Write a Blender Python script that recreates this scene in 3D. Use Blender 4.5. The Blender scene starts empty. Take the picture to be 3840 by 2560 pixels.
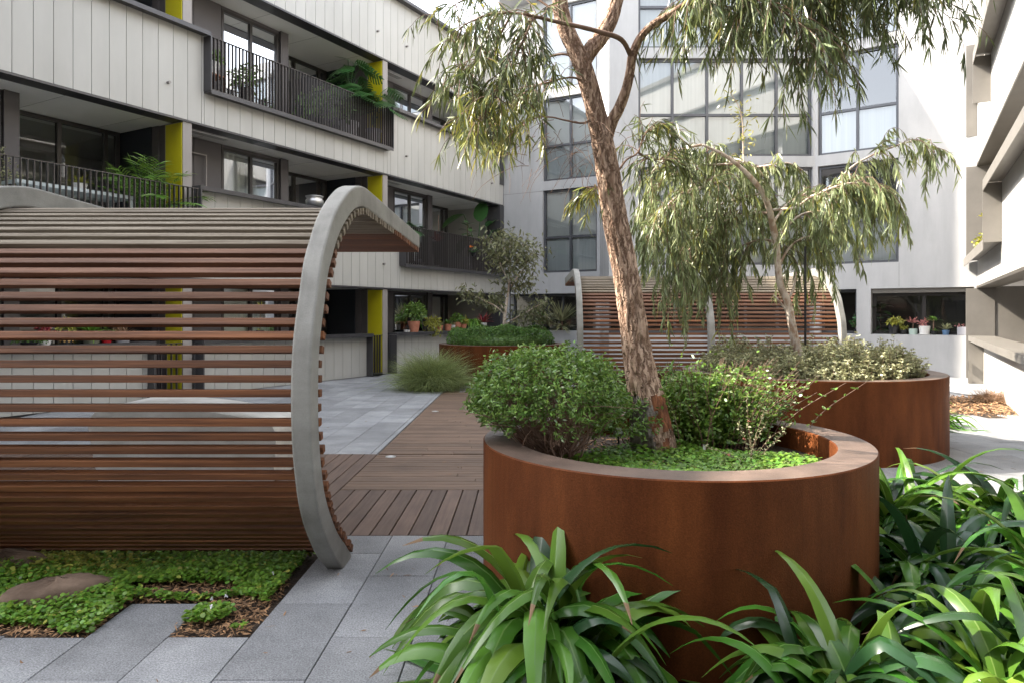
import bpy, math, random
import numpy as np
from mathutils import Vector, Matrix
random.seed(7); RNG = np.random.default_rng(7)
R = math.radians
SC = bpy.context.scene
COL = SC.collection
# ---------------------------------------------------------------- camera, sky, sun, exposure
EYE = 1.57
cam_d = bpy.data.cameras.new("camera"); cam = bpy.data.objects.new("camera", cam_d); COL.objects.link(cam)
cam.location = (0, 0, EYE); cam.rotation_euler = (R(90), 0, 0)
cam_d.sensor_width = 36.0; cam_d.lens = 36.0 * 2613 / 3840
cam_d.shift_x = -47 / 3840; cam_d.shift_y = -100 / 3840
cam_d.clip_start = 0.05; cam_d.clip_end = 2000
SC.camera = cam
SUN = Vector((-1.0, 0.22, 0.815)).normalized()
world = bpy.data.worlds.new("World"); SC.world = world; world.use_nodes = True
wn = world.node_tree.nodes; wl = world.node_tree.links
sky = wn.new('ShaderNodeTexSky'); sky.sky_type = 'NISHITA'; sky.sun_disc = False
sky.sun_elevation = math.asin(SUN.z); sky.sun_rotation = math.atan2(SUN.x, SUN.y)
sky.air_density = 1.0; sky.dust_density = 1.8; sky.ozone_density = 0.6
bgn = wn['Background']; skh = wn.new('ShaderNodeHueSaturation'); skh.inputs['Saturation'].default_value = .27; wl.new(sky.outputs[0], skh.inputs['Color'])
wl.new(skh.outputs[0], bgn.inputs[0]); bgn.inputs[1].default_value = 0.15
sun_d = bpy.data.lights.new("sun", 'SUN'); sun_d.energy = 3.1; sun_d.angle = R(0.53); sun_d.color = (1.0, 0.91, 0.78)
sun = bpy.data.objects.new("sun", sun_d); COL.objects.link(sun); sun.location = (0, 0, 30)
sun.rotation_euler = (-SUN).to_track_quat('-Z', 'Y').to_euler()
SC.view_settings.view_transform = 'Standard'; SC.view_settings.look = 'None'
SC.view_settings.gamma = 1.0; SC.view_settings.exposure = 2.64
SC.cycles.max_bounces = 8; SC.cycles.diffuse_bounces = 5; SC.cycles.transparent_max_bounces = 24
try: SC.cycles.use_denoising = True
except Exception: pass

# ---------------------------------------------------------------- materials
def mat(name, c1, c2=None, scale=(4, 4, 4), rough=.6, metal=0.0, bump=0.0, bscale=None, island=0.0, transl=0.0,
        spec=.5, detail=5, lo=.35, hi=.65, c3=None, coat=0.0, speck=0.0, speck_scale=400, dirt=None):
    m = bpy.data.materials.new(name); m.use_nodes = True
    nt = m.node_tree; N = nt.nodes; L = nt.links
    b = N['Principled BSDF']; out = N['Material Output']
    b.inputs['Roughness'].default_value = rough; b.inputs['Metallic'].default_value = metal
    b.inputs['Specular IOR Level'].default_value = spec
    if coat: b.inputs['Coat Weight'].default_value = coat; b.inputs['Coat Roughness'].default_value = .25
    col = None
    tc = N.new('ShaderNodeTexCoord')
    if c2 is not None:
        mp = N.new('ShaderNodeMapping'); mp.inputs['Scale'].default_value = scale
        L.new(tc.outputs['Object'], mp.inputs[0])
        nz = N.new('ShaderNodeTexNoise'); nz.inputs['Scale'].default_value = 1.0; nz.inputs['Detail'].default_value = detail
        nz.inputs['Roughness'].default_value = .6
        L.new(mp.outputs[0], nz.inputs['Vector'])
        rp = N.new('ShaderNodeValToRGB'); L.new(nz.outputs[0], rp.inputs[0])
        rp.color_ramp.elements[0].position = lo; rp.color_ramp.elements[0].color = (*c1, 1)
        rp.color_ramp.elements[1].position = hi; rp.color_ramp.elements[1].color = (*c2, 1)
        if c3 is not None:
            e = rp.color_ramp.elements.new(min(.99, hi + .12)); e.color = (*c3, 1)
        col = rp.outputs[0]
    if speck:
        n3 = N.new('ShaderNodeTexNoise'); n3.inputs['Scale'].default_value = speck_scale; n3.inputs['Detail'].default_value = 2
        L.new(tc.outputs['Object'], n3.inputs['Vector'])
        mr = N.new('ShaderNodeMapRange'); mr.inputs[1].default_value = .3; mr.inputs[2].default_value = .7
        mr.inputs[3].default_value = 1 - speck; mr.inputs[4].default_value = 1 + speck
        L.new(n3.outputs[0], mr.inputs[0])
        hs = N.new('ShaderNodeHueSaturation'); L.new(mr.outputs[0], hs.inputs['Value'])
        if col is None: hs.inputs['Color'].default_value = (*c1, 1)
        else: L.new(col, hs.inputs['Color'])
        col = hs.outputs[0]
    if island:
        g = N.new('ShaderNodeNewGeometry')
        mr = N.new('ShaderNodeMapRange'); mr.inputs[3].default_value = 1 - island; mr.inputs[4].default_value = 1 + island
        L.new(g.outputs['Random Per Island'], mr.inputs[0])
        hs = N.new('ShaderNodeHueSaturation'); L.new(mr.outputs[0], hs.inputs['Value'])
        if transl:
            m2 = N.new('ShaderNodeMapRange'); m2.inputs[3].default_value = .475; m2.inputs[4].default_value = .515
            mu = N.new('ShaderNodeMath'); mu.operation = 'MULTIPLY'; mu.inputs[1].default_value = 7.31
            fr = N.new('ShaderNodeMath'); fr.operation = 'FRACT'
            L.new(g.outputs['Random Per Island'], mu.inputs[0]); L.new(mu.outputs[0], fr.inputs[0]); L.new(fr.outputs[0], m2.inputs[0])
            L.new(m2.outputs[0], hs.inputs['Hue'])
        if col is None: hs.inputs['Color'].default_value = (*c1, 1)
        else: L.new(col, hs.inputs['Color'])
        col = hs.outputs[0]
    if dirt:                                                # (scale xyz, darkest factor, low, high): stains and run marks of their own shape
        sc_, k_, l_, h_ = dirt
        md = N.new('ShaderNodeMapping'); md.inputs['Scale'].default_value = sc_; L.new(tc.outputs['Object'], md.inputs[0])
        nd = N.new('ShaderNodeTexNoise'); nd.inputs['Scale'].default_value = 1; nd.inputs['Detail'].default_value = 7; nd.inputs['Roughness'].default_value = .65; L.new(md.outputs[0], nd.inputs['Vector'])
        rd = N.new('ShaderNodeMapRange'); rd.inputs[1].default_value = l_; rd.inputs[2].default_value = h_; rd.inputs[3].default_value = k_; rd.inputs[4].default_value = 1.0; L.new(nd.outputs[0], rd.inputs[0])
        hd = N.new('ShaderNodeHueSaturation'); L.new(rd.outputs[0], hd.inputs['Value'])
        if col is None: hd.inputs['Color'].default_value = (*c1, 1)
        else: L.new(col, hd.inputs['Color'])
        col = hd.outputs[0]
    if col is None: b.inputs['Base Color'].default_value = (*c1, 1)
    else: L.new(col, b.inputs['Base Color'])
    if bump:
        n2 = N.new('ShaderNodeTexNoise'); n2.inputs['Detail'].default_value = 6; n2.inputs['Scale'].default_value = 1
        mp2 = N.new('ShaderNodeMapping'); mp2.inputs['Scale'].default_value = bscale or scale
        L.new(tc.outputs['Object'], mp2.inputs[0]); L.new(mp2.outputs[0], n2.inputs['Vector'])
        bp = N.new('ShaderNodeBump'); bp.inputs['Strength'].default_value = min(1, bump); bp.inputs['Distance'].default_value = .01 * max(1, bump)
        L.new(n2.outputs[0], bp.inputs['Height']); L.new(bp.outputs[0], b.inputs['Normal'])
    if transl:
        tr = N.new('ShaderNodeBsdfTranslucent'); mx = N.new('ShaderNodeMixShader'); mx.inputs[0].default_value = transl
        hs2 = N.new('ShaderNodeHueSaturation'); hs2.inputs['Value'].default_value = 1.3; hs2.inputs['Hue'].default_value = .485
        if col is None: hs2.inputs['Color'].default_value = (*c1, 1)
        else: L.new(col, hs2.inputs['Color'])
        L.new(hs2.outputs[0], tr.inputs[0]); L.new(b.outputs[0], mx.inputs[1]); L.new(tr.outputs[0], mx.inputs[2])
        L.new(mx.outputs[0], out.inputs[0])
    return m
def glass(name, tint, refl=.10):
    m = bpy.data.materials.new(name); m.use_nodes = True
    nt = m.node_tree; N = nt.nodes; L = nt.links; N.remove(N['Principled BSDF']); out = N['Material Output']
    t = N.new('ShaderNodeBsdfTransparent'); t.inputs[0].default_value = (*tint, 1)
    g = N.new('ShaderNodeBsdfGlossy'); g.inputs['Roughness'].default_value = .02; g.inputs[0].default_value = (.95, .97, 1, 1)
    lw = N.new('ShaderNodeFresnel'); lw.inputs[0].default_value = 1.52
    ad = N.new('ShaderNodeMath'); ad.operation = 'ADD'; ad.use_clamp = True; ad.inputs[1].default_value = refl
    L.new(lw.outputs[0], ad.inputs[0])
    mx = N.new('ShaderNodeMixShader'); L.new(ad.outputs[0], mx.inputs[0]); L.new(t.outputs[0], mx.inputs[1]); L.new(g.outputs[0], mx.inputs[2])
    L.new(mx.outputs[0], out.inputs[0]); return m

MT = {}
MT['clad'] = mat('cladding_grey', (.42, .412, .385), (.475, .467, .44), scale=(1.2, 1.2, .35), rough=.42, island=.035, spec=.5)
MT['cladr'] = mat('cladding_white', (.44, .43, .405), (.49, .48, .455), scale=(1.2, 1.2, .35), rough=.5, island=.03)
MT['dark'] = mat('dark_metal', (.052, .047, .045), (.066, .060, .058), scale=(2, 2, 2), rough=.38, metal=.35)
MT['post'] = mat('slate_metal', (.062, .060, .064), (.078, .075, .079), scale=(2, 2, 2), rough=.35, metal=.3)
MT['bar'] = mat('railing_metal', (.075, .066, .063), rough=.4, metal=.4)
MT['dpanel'] = mat('grey_wall_panel', (.082, .073, .074), (.10, .089, .09), scale=(1, 1, 1), rough=.55)
MT['navy'] = mat('navy_wall', (.012, .015, .022), (.016, .02, .028), scale=(1, 1, 1), rough=.6)
MT['yellow'] = mat('yellow_panel', (.50, .44, .008), (.56, .49, .012), scale=(1.5, 1.5, 1.5), rough=.42)
MT['fin'] = mat('fin_grey', (.30, .275, .26), rough=.5)
MT['soffit'] = mat('soffit_white', (.74, .73, .71), (.78, .77, .75), scale=(1, 1, 1), rough=.7)
MT['inner'] = mat('room_plaster', (.46, .45, .43), rough=.8)
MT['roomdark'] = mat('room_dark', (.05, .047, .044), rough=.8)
MT['blind'] = mat('roller_blind', (.62, .62, .60), rough=.8)
MT['blindb'] = mat('pleated_blind', (.52, .545, .55), (.60, .62, .62), scale=(16, 16, .2), rough=.75)
MT['curtain'] = mat('sheer_curtain', (.66, .65, .60), rough=.85, transl=.25)
MT['glass'] = glass('window_glass', (.82, .85, .83), .02)
MT['glassb'] = glass('reflective_glass', (.86, .89, .89), .10)
MT['render'] = mat('white_render', (.41, .41, .414), (.465, .464, .466), scale=(1.4, 1.4, .7), rough=.75, bump=.15, bscale=(60, 60, 60), speck=.02, speck_scale=60, dirt=((2.2, 2.2, .22), .90, .35, .55))
MT['groove'] = mat('joint_shadow', (.26, .25, .25), rough=.9)
MT['bframe'] = mat('window_frame_grey', (.085, .088, .098), rough=.4, metal=.3)
MT['darkframe'] = mat('brown_window_frame', (.022, .018, .017), rough=.45)
MT['rframe'] = mat('taupe_metal', (.165, .152, .135), (.195, .18, .16), scale=(2, 2, 2), rough=.4, metal=.15)
MT['rdark'] = mat('dark_taupe_metal', (.060, .050, .038), (.078, .066, .050), scale=(2, 2, 2), rough=.35, metal=.3)
MT['conc'] = mat('pale_concrete', (.215, .21, .192), (.285, .28, .258), scale=(3, 3, 6), rough=.6, bump=.2, bscale=(120, 120, 120), speck=.09, speck_scale=220, dirt=((7, 3, 1.2), .70, .28, .55))
MT['concs'] = mat('seat_concrete', (.50, .49, .46), (.68, .67, .64), scale=(2.5, 2.5, 3), rough=.7, bump=.2, bscale=(80, 80, 80), speck=.05, speck_scale=250)
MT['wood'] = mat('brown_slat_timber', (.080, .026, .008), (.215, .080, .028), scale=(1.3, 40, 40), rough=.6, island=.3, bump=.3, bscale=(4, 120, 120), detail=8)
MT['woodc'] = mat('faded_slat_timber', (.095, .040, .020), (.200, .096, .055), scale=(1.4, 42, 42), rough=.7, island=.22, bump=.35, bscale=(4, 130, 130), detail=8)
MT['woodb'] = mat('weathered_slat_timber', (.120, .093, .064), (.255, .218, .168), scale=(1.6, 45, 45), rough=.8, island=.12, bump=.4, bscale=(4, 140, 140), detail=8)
MT['deckx'] = mat('deck_timber', (.115, .070, .045), (.185, .120, .081), scale=(2, 34, 34), rough=.62, island=.2, bump=.3, bscale=(3, 90, 90), detail=8, dirt=((1.5, 1.5, 1.5), .72, .3, .52))
MT['decky'] = mat('deck_timber_lengthwise', (.095, .058, .042), (.150, .098, .072), scale=(34, 2, 34), rough=.58, island=.2, bump=.3, bscale=(90, 3, 90), detail=8, dirt=((1.5, 1.5, 1.5), .72, .3, .52))
MT['paver'] = mat('granite_paver', (.235, .242, .254), (.315, .322, .334), scale=(1.6, 1.6, 1.6), rough=.7, island=.18, bump=.25, bscale=(180, 180, 180), speck=.42, speck_scale=130, dirt=((1.7, 1.7, 1.7), .66, .30, .55))
MT['soil'] = mat('soil', (.022, .015, .010), (.060, .038, .024), scale=(30, 30, 30), rough=.95, bump=1.5, bscale=(45, 45, 45))
MT['ground'] = mat('ground_sheet', (.05, .047, .043), (.07, .066, .06), scale=(2, 2, 2), rough=.95)
def bark_mat():
    m = mat('rough_bark', (.29, .185, .125), (.54, .385, .285), scale=(30, 30, 9), rough=.92, lo=.38, hi=.62, detail=8)
    nt = m.node_tree; N = nt.nodes; L = nt.links; b = N['Principled BSDF']; base = b.inputs['Base Color'].links[0].from_socket
    tc = N.new('ShaderNodeTexCoord'); nz = N.new('ShaderNodeTexNoise'); nz.inputs['Scale'].default_value = 14; nz.inputs['Detail'].default_value = 4
    L.new(tc.outputs['Object'], nz.inputs['Vector'])
    mx = N.new('ShaderNodeVectorMath'); mx.operation = 'SCALE'; mx.inputs['Scale'].default_value = .07; L.new(nz.outputs['Color'], mx.inputs[0])
    ad = N.new('ShaderNodeVectorMath'); L.new(tc.outputs['Object'], ad.inputs[0]); L.new(mx.outputs[0], ad.inputs[1])
    mp = N.new('ShaderNodeMapping'); mp.inputs['Scale'].default_value = (30, 30, 5.5); L.new(ad.outputs[0], mp.inputs[0])
    vo = N.new('ShaderNodeTexNoise'); vo.inputs['Scale'].default_value = 1; vo.inputs['Detail'].default_value = 3.5; L.new(mp.outputs[0], vo.inputs['Vector'])
    ms = N.new('ShaderNodeMath'); ms.operation = 'SUBTRACT'; ms.inputs[1].default_value = .5; L.new(vo.outputs[0], ms.inputs[0])
    ma = N.new('ShaderNodeMath'); ma.operation = 'ABSOLUTE'; L.new(ms.outputs[0], ma.inputs[0])
    rp = N.new('ShaderNodeValToRGB'); rp.color_ramp.elements[0].position = .0; rp.color_ramp.elements[1].position = .085; L.new(ma.outputs[0], rp.inputs[0])
    mc = N.new('ShaderNodeMix'); mc.data_type = 'RGBA'; mc.inputs[6].default_value = (.16, .088, .054, 1); L.new(base, mc.inputs[7]); L.new(rp.outputs[0], mc.inputs[0]); L.new(mc.outputs[2], b.inputs['Base Color'])
    n2 = N.new('ShaderNodeTexNoise'); n2.inputs['Scale'].default_value = 90; n2.inputs['Detail'].default_value = 6; L.new(tc.outputs['Object'], n2.inputs['Vector'])
    m2 = N.new('ShaderNodeMath'); m2.operation = 'MULTIPLY_ADD'; m2.inputs[1].default_value = .5; L.new(n2.outputs[0], m2.inputs[0]); L.new(rp.outputs[0], m2.inputs[2])
    bp = N.new('ShaderNodeBump'); bp.inputs['Strength'].default_value = 1; bp.inputs['Distance'].default_value = .008; L.new(m2.outputs[0], bp.inputs['Height']); L.new(bp.outputs[0], b.inputs['Normal'])
    return m
MT['bark'] = bark_mat()
MT['barkgrey'] = mat('grey_bark', (.13, .105, .09), (.27, .235, .205), scale=(30, 30, 12), rough=.9, bump=1.5, bscale=(60, 60, 30))
MT['barkred'] = mat('red_bark', (.10, .035, .016), (.32, .12, .05), scale=(30, 30, 7), rough=.9, bump=1.5, bscale=(60, 60, 14))
MT['twig'] = mat('twig_bark', (.13, .075, .05), (.21, .13, .09), scale=(20, 20, 20), rough=.8)
MT['smooth'] = mat('smooth_pale_bark', (.36, .25, .18), (.62, .54, .46), scale=(9, 9, 5), rough=.65, lo=.4, hi=.55, c3=(.36, .23, .15), bump=.4, bscale=(30, 30, 12))
def leafm(n, c, isl=.35, rough=.4, tr=.25, spec=.5): return mat(n, c, rough=rough, island=isl, transl=tr, spec=spec)
MT['euc'] = leafm('gum_leaf', (.118, .150, .052), .48, .36, .14)
MT['eucb'] = leafm('weeping_gum_leaf', (.205, .250, .115), .42, .38, .24)
MT['eucy'] = leafm('new_gum_leaf', (.26, .27, .05), .3)
MT['shrub'] = leafm('shrub_leaf', (.125, .225, .045), .40, .33)
MT['shrubb'] = leafm('bright_shrub_leaf', (.125, .225, .040), .42, .36)
MT['hedge'] = leafm('clipped_hedge_leaf', (.10, .205, .045), .45, .4)
MT['silver'] = leafm('grey_green_leaf', (.29, .30, .165), .42, .5)
MT['cover'] = leafm('violet_leaf', (.125, .26, .028), .42, .4)
MT['covery'] = leafm('yellowed_violet_leaf', (.36, .38, .07), .35, .45)
MT['small'] = leafm('young_tree_leaf', (.16, .17, .085), .42, .42)
MT['grassb'] = leafm('tussock_blade', (.225, .285, .105), .45, .5)
MT['drygrass'] = leafm('dry_blade', (.25, .16, .085), .4, .7)
MT['litter'] = mat('dry_leaf_litter', (.30, .17, .085), rough=.8, island=.6)
MT['strap'] = leafm('strap_leaf', (.052, .145, .018), .40, .27, .22)
MT['strapd'] = leafm('dark_strap_leaf', (.020, .062, .020), .35, .27, .2)
MT['strapl'] = leafm('light_strap_leaf', (.105, .22, .028), .32, .3, .3)
MT['rib'] = mat('leaf_midrib', (.11, .21, .045), rough=.4, transl=.2, island=.2)
MT['tip'] = mat('dry_leaf_tip', (.13, .075, .032), rough=.7)
MT['palm'] = leafm('palm_leaf', (.12, .25, .035), .35, .4)
MT['mons'] = leafm('glossy_big_leaf', (.045, .13, .035), .35, .3)
MT['redl'] = leafm('red_leaf', (.26, .05, .04), .35, .45)
MT['pinkl'] = leafm('pink_succulent_leaf', (.48, .22, .19), .35, .5)
MT['yell'] = leafm('yellow_green_leaf', (.30, .31, .05), .35, .45)
MT['whitef'] = mat('white_petal', (.75, .73, .78), rough=.6)
MT['orange'] = mat('orange_flower', (.62, .17, .02), rough=.6)
MT['pinkf'] = mat('pink_flower', (.60, .10, .13), rough=.6)
MT['terra'] = mat('terracotta', (.40, .15, .085), (.50, .21, .13), scale=(9, 9, 9), rough=.8)
MT['whitepot'] = mat('white_glaze', (.72, .71, .69), rough=.3)
MT['greypot'] = mat('grey_pot', (.33, .33, .36), rough=.5)
MT['blackpot'] = mat('black_plastic', (.018, .018, .02), rough=.4)
MT['redpot'] = mat('red_glaze', (.50, .015, .025), rough=.3)
MT['greenpot'] = mat('olive_pot', (.17, .17, .13), rough=.5)
MT['greenband'] = mat('green_band', (.02, .24, .15), rough=.4)
MT['mintpot'] = mat('mint_glaze', (.42, .52, .47), rough=.35)
MT['bluepot'] = mat('blue_pot', (.10, .19, .33), rough=.4)
MT['gold'] = mat('ochre_diamond', (.45, .27, .09), rough=.5)
MT['chairwood'] = mat('chair_timber', (.24, .09, .04), (.32, .13, .06), scale=(5, 40, 40), rough=.5)
MT['tablemetal'] = mat('pale_table_metal', (.50, .56, .56), rough=.4)
MT['black'] = mat('black_steel', (.012, .012, .013), rough=.45)
MT['steel'] = mat('brushed_steel', (.55, .55, .55), rough=.35, metal=.85)
MT['lens'] = mat('white_lamp_lens', (.82, .84, .84), rough=.2)
MT['rock'] = mat('brown_rock', (.115, .075, .05), (.225, .155, .108), scale=(5, 5, 9), rough=.85, bump=.9, bscale=(22, 22, 30))
MT['stain'] = mat('damp_paver_stain', (.16, .12, .085), rough=.6)
MT['tag'] = mat('white_plant_tag', (.7, .7, .68), rough=.5)
# rusted steel: blotchy red-brown with long vertical runs
def corten(name, k):
    m = mat(name, (.086 * k, .024 * k, .008 * k), (.200 * k, .063 * k, .019 * k), scale=(4, 4, 1.1), rough=.62, bump=.25, bscale=(160, 160, 160), lo=.3, hi=.72, detail=7, speck=.18, speck_scale=140, dirt=((8, 8, 1.3), .84, .32, .60))
    m.node_tree.nodes['Principled BSDF'].inputs['Specular IOR Level'].default_value = .10
    return m
MT['corten'] = corten('rusted_steel', .74)
MT['rim'] = mat('rusted_steel_rim', (.085, .058, .045), (.145, .10, .078), scale=(5, 5, 5), rough=.5, bump=.2, bscale=(140, 140, 140), speck=.1, speck_scale=150)

# ---------------------------------------------------------------- object helpers
def wloc(p):
    v = Vector((0, 0, 0))
    while p is not None: v = v + p.location; p = p.parent
    return v
def tag(o, label=None, cat=None, group=None, kind=None):
    if label: o['label'] = label
    if cat: o['category'] = cat
    if group: o['group'] = group
    if kind: o['kind'] = kind
    return o
def thing(name, label, cat, loc=(0, 0, 0), group=None, rz=0.0, s=1.0):
    o = bpy.data.objects.new(name, None); COL.objects.link(o); o.empty_display_size = .1
    o.location = loc; o.rotation_euler = (0, 0, rz); o.scale = (s, s, s)
    return tag(o, label, cat, group)
def mesh_np(name, V, F, m, smooth=False, mi=None):
    """V (n,3) array, F list of arrays (k,3|4) or list of tuples"""
    me = bpy.data.meshes.new(name)
    if isinstance(F, np.ndarray) and F.ndim == 2:
        me.vertices.add(len(V)); me.vertices.foreach_set('co', np.asarray(V, np.float32).ravel())
        k = F.shape[1]
        me.loops.add(F.size); me.loops.foreach_set('vertex_index', F.astype(np.int32).ravel())
        me.polygons.add(len(F)); me.polygons.foreach_set('loop_start', np.arange(0, F.size, k, dtype=np.int32))
        me.update(calc_edges=True)
    else:
        me.from_pydata([tuple(v) for v in V], [], [tuple(f) for f in F]); me.update()
    for x in (m if isinstance(m, (list, tuple)) else [m]): me.materials.append(x)
    if mi is not None: me.polygons.foreach_set('material_index', np.asarray(mi, np.int32))
    if smooth: me.polygons.foreach_set('use_smooth', np.ones(len(me.polygons), bool))
    return me
def obj(name, V, F, m, parent=None, smooth=False, mi=None, local=False, bev=0):
    V = np.asarray(V, float)
    if parent is not None and not local: V = V - np.array(wloc(parent))
    o = bpy.data.objects.new(name, mesh_np(name, V, F, m, smooth, mi)); COL.objects.link(o)
    if parent is not None: o.parent = parent
    if bev:
        b = o.modifiers.new('bevel', 'BEVEL'); b.width = bev; b.segments = 2; b.limit_method = 'ANGLE'
    return o
class MB:
    """collects shapes for one mesh; fr = frame mapping (a,b,z) to world"""
    def __init__(s, fr=None): s.v = []; s.f = []; s.mi = []; s.fr = fr; s.m = 0
    def _p(s, p): return s.fr(*p) if s.fr else p
    def add(s, V, F):
        n = len(s.v); s.v += [tuple(p) for p in V]; s.f += [tuple(i + n for i in f) for f in F]; s.mi += [s.m] * len(F); return s
    def box(s, x0, x1, y0, y1, z0, z1):
        x0, x1 = min(x0, x1), max(x0, x1); y0, y1 = min(y0, y1), max(y0, y1); z0, z1 = min(z0, z1), max(z0, z1)
        P = [s._p((x, y, z)) for z in (z0, z1) for y in (y0, y1) for x in (x0, x1)]
        Fs = [(0, 2, 3, 1), (4, 5, 7, 6), (0, 1, 5, 4), (2, 6, 7, 3), (0, 4, 6, 2), (1, 3, 7, 5)]
        a = np.array(P[1]) - P[0]; b = np.array(P[2]) - P[0]
        if a[0] * b[1] - a[1] * b[0] < 0: Fs = [f[::-1] for f in Fs]
        return s.add(P, Fs)
    def tube(s, pts, rad, n=6, cap=True):
        V, F = tube(pts, rad, n, cap); return s.add(V, F)
    def lathe(s, prof, n=20, c=(0, 0, 0)):
        V = []; F = []
        for r, z in prof:
            for k in range(n):
                a = 2 * math.pi * k / n; V.append((c[0] + r * math.cos(a), c[1] + r * math.sin(a), c[2] + z))
        for i in range(len(prof) - 1):
            for k in range(n): F.append((i * n + k, i * n + (k + 1) % n, (i + 1) * n + (k + 1) % n, (i + 1) * n + k))
        F.append(tuple(range(n - 1, -1, -1))); F.append(tuple((len(prof) - 1) * n + k for k in range(n)))
        return s.add(V, F)
    def build(s, name, m, parent=None, smooth=False, bev=0, local=False):
        return obj(name, s.v, s.f, m, parent, smooth, s.mi if isinstance(m, (list, tuple)) else None, local, bev)
def tube(pts, rad, n=6, cap=True, noise=None):
    P = [Vector(p) for p in pts]; k = len(P)
    if not hasattr(rad, '__len__'): rad = [rad] * k
    V = []; F = []
    up = Vector((.13, .21, 1)).normalized(); prev = None
    for i in range(k):
        t = (P[min(i + 1, k - 1)] - P[max(i - 1, 0)]).normalized()
        if prev is None:
            x = t.cross(up)
            if x.length < .05: x = t.cross(Vector((1, 0, 0)))
        else: x = prev - t * prev.dot(t)
        x.normalize(); prev = x; y = t.cross(x)
        for j in range(n):
            a = 2 * math.pi * j / n; r = rad[i] * (noise(i, j) if noise else 1)
            V.append(P[i] + x * math.cos(a) * r + y * math.sin(a) * r)
    for i in range(k - 1):
        for j in range(n): F.append((i * n + j, i * n + (j + 1) % n, (i + 1) * n + (j + 1) % n, (i + 1) * n + j))
    if cap: F.append(tuple(range(n - 1, -1, -1))); F.append(tuple((k - 1) * n + j for j in range(n)))
    return V, F
def smooth_path(pts, per=6):
    """Catmull-Rom through pts"""
    P = [np.array(p, float) for p in pts]; P = [2 * P[0] - P[1]] + P + [2 * P[-1] - P[-2]]; out = []
    for i in range(1, len(P) - 2):
        for k in range(per):
            t = k / per; a, b, c, d = P[i - 1], P[i], P[i + 1], P[i + 2]
            out.append(.5 * ((2 * b) + (c - a) * t + (2 * a - 5 * b + 4 * c - d) * t * t + (3 * b - a - 3 * c + d) * t ** 3))
    out.append(P[-2]); return out
def at(px, py, Y): return ((px - 1967) * Y / 2613.0, Y, EYE + (1180 - py) * Y / 2613.0)

def unit(a): return a / np.maximum(1e-9, np.linalg.norm(a, axis=-1, keepdims=True))
def leaves(name, pos, dirv, L, W, m, parent=None, droop=0.25, prof=(.12, .85, 1.0, .62, .02), nrm=None, local=False, fold=0.0, smooth=True, mi=None):
    """one mesh of many leaves: each a narrow strip along dirv bent towards the ground"""
    pos = np.asarray(pos, float); n = len(pos); d = unit(np.asarray(dirv, float)); L = np.broadcast_to(L, n).astype(float); W = np.broadcast_to(W, n).astype(float)
    if nrm is None: nrm = RNG.normal(size=(n, 3))
    side = unit(np.cross(d, nrm)); up = unit(np.cross(side, d)); k = len(prof)
    V = np.empty((n, k, 2, 3)); dr = np.broadcast_to(droop, n)
    for i, w in enumerate(prof):
        t = i / (k - 1)
        c = pos + d * (L * t)[:, None] + np.array([0, 0, -1.0]) * (L * dr * t * t)[:, None] + up * (fold * L * math.sin(math.pi * t))[:, None]
        V[:, i, 0] = c - side * (W * w / 2)[:, None]; V[:, i, 1] = c + side * (W * w / 2)[:, None]
    base = (np.arange(n) * 2 * k)[:, None]
    F = np.concatenate([base + np.array([[2 * i, 2 * i + 1, 2 * i + 3, 2 * i + 2]]) for i in range(k - 1)], 1).reshape(-1, 4)
    if mi is not None: mi = np.repeat(np.asarray(mi), k - 1)
    return obj(name, V.reshape(-1, 3), F, m, parent, smooth, mi, local)
def strip(pts, widths, sidev, fold=.15):
    """one folded strap leaf: centre line pts, four vertices across, the middle strip being the midrib"""
    V = []; F = []
    for i, p in enumerate(pts):
        s = sidev[i] * widths[i] / 2; t = pts[min(i + 1, len(pts) - 1)] - pts[max(i - 1, 0)]
        nn = np.cross(s, t); nn = nn / max(1e-9, np.linalg.norm(nn))
        up = nn * widths[i] * fold
        e = .07; V += [p - s + up, p - s * e, p + s * e, p + s + up * .9]
    for i in range(len(pts) - 1):
        a = i * 4; F += [(a, a + 1, a + 5, a + 4), (a + 1, a + 2, a + 6, a + 5), (a + 2, a + 3, a + 7, a + 6)]
    return V, F
# ---------------------------------------------------------------- buildings
def frame(o, a, b): return lambda s, d, z: (o[0] + a[0] * s + b[0] * d, o[1] + a[1] * s + b[1] * d, z)
FL = 3.03
LO, LA, LI = (-.72, 23.86), (-.4822, -.8761), (-.8761, .4822)
FRL = frame(LO, LA, LI)                   # left building: s runs from the far corner towards the viewer, d inwards
FRR = frame((11.24, 17.29), LA, (.8761, -.4822))
FRA = frame((-.72, 23.86), (.8794, -.4761), (.4761, .8794))
FRB = frame((2.35, 19.4), (1, 0), (0, 1))
FRC = frame((8.09, 19.4), (.8310, -.5562), (.5562, .8310))

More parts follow.
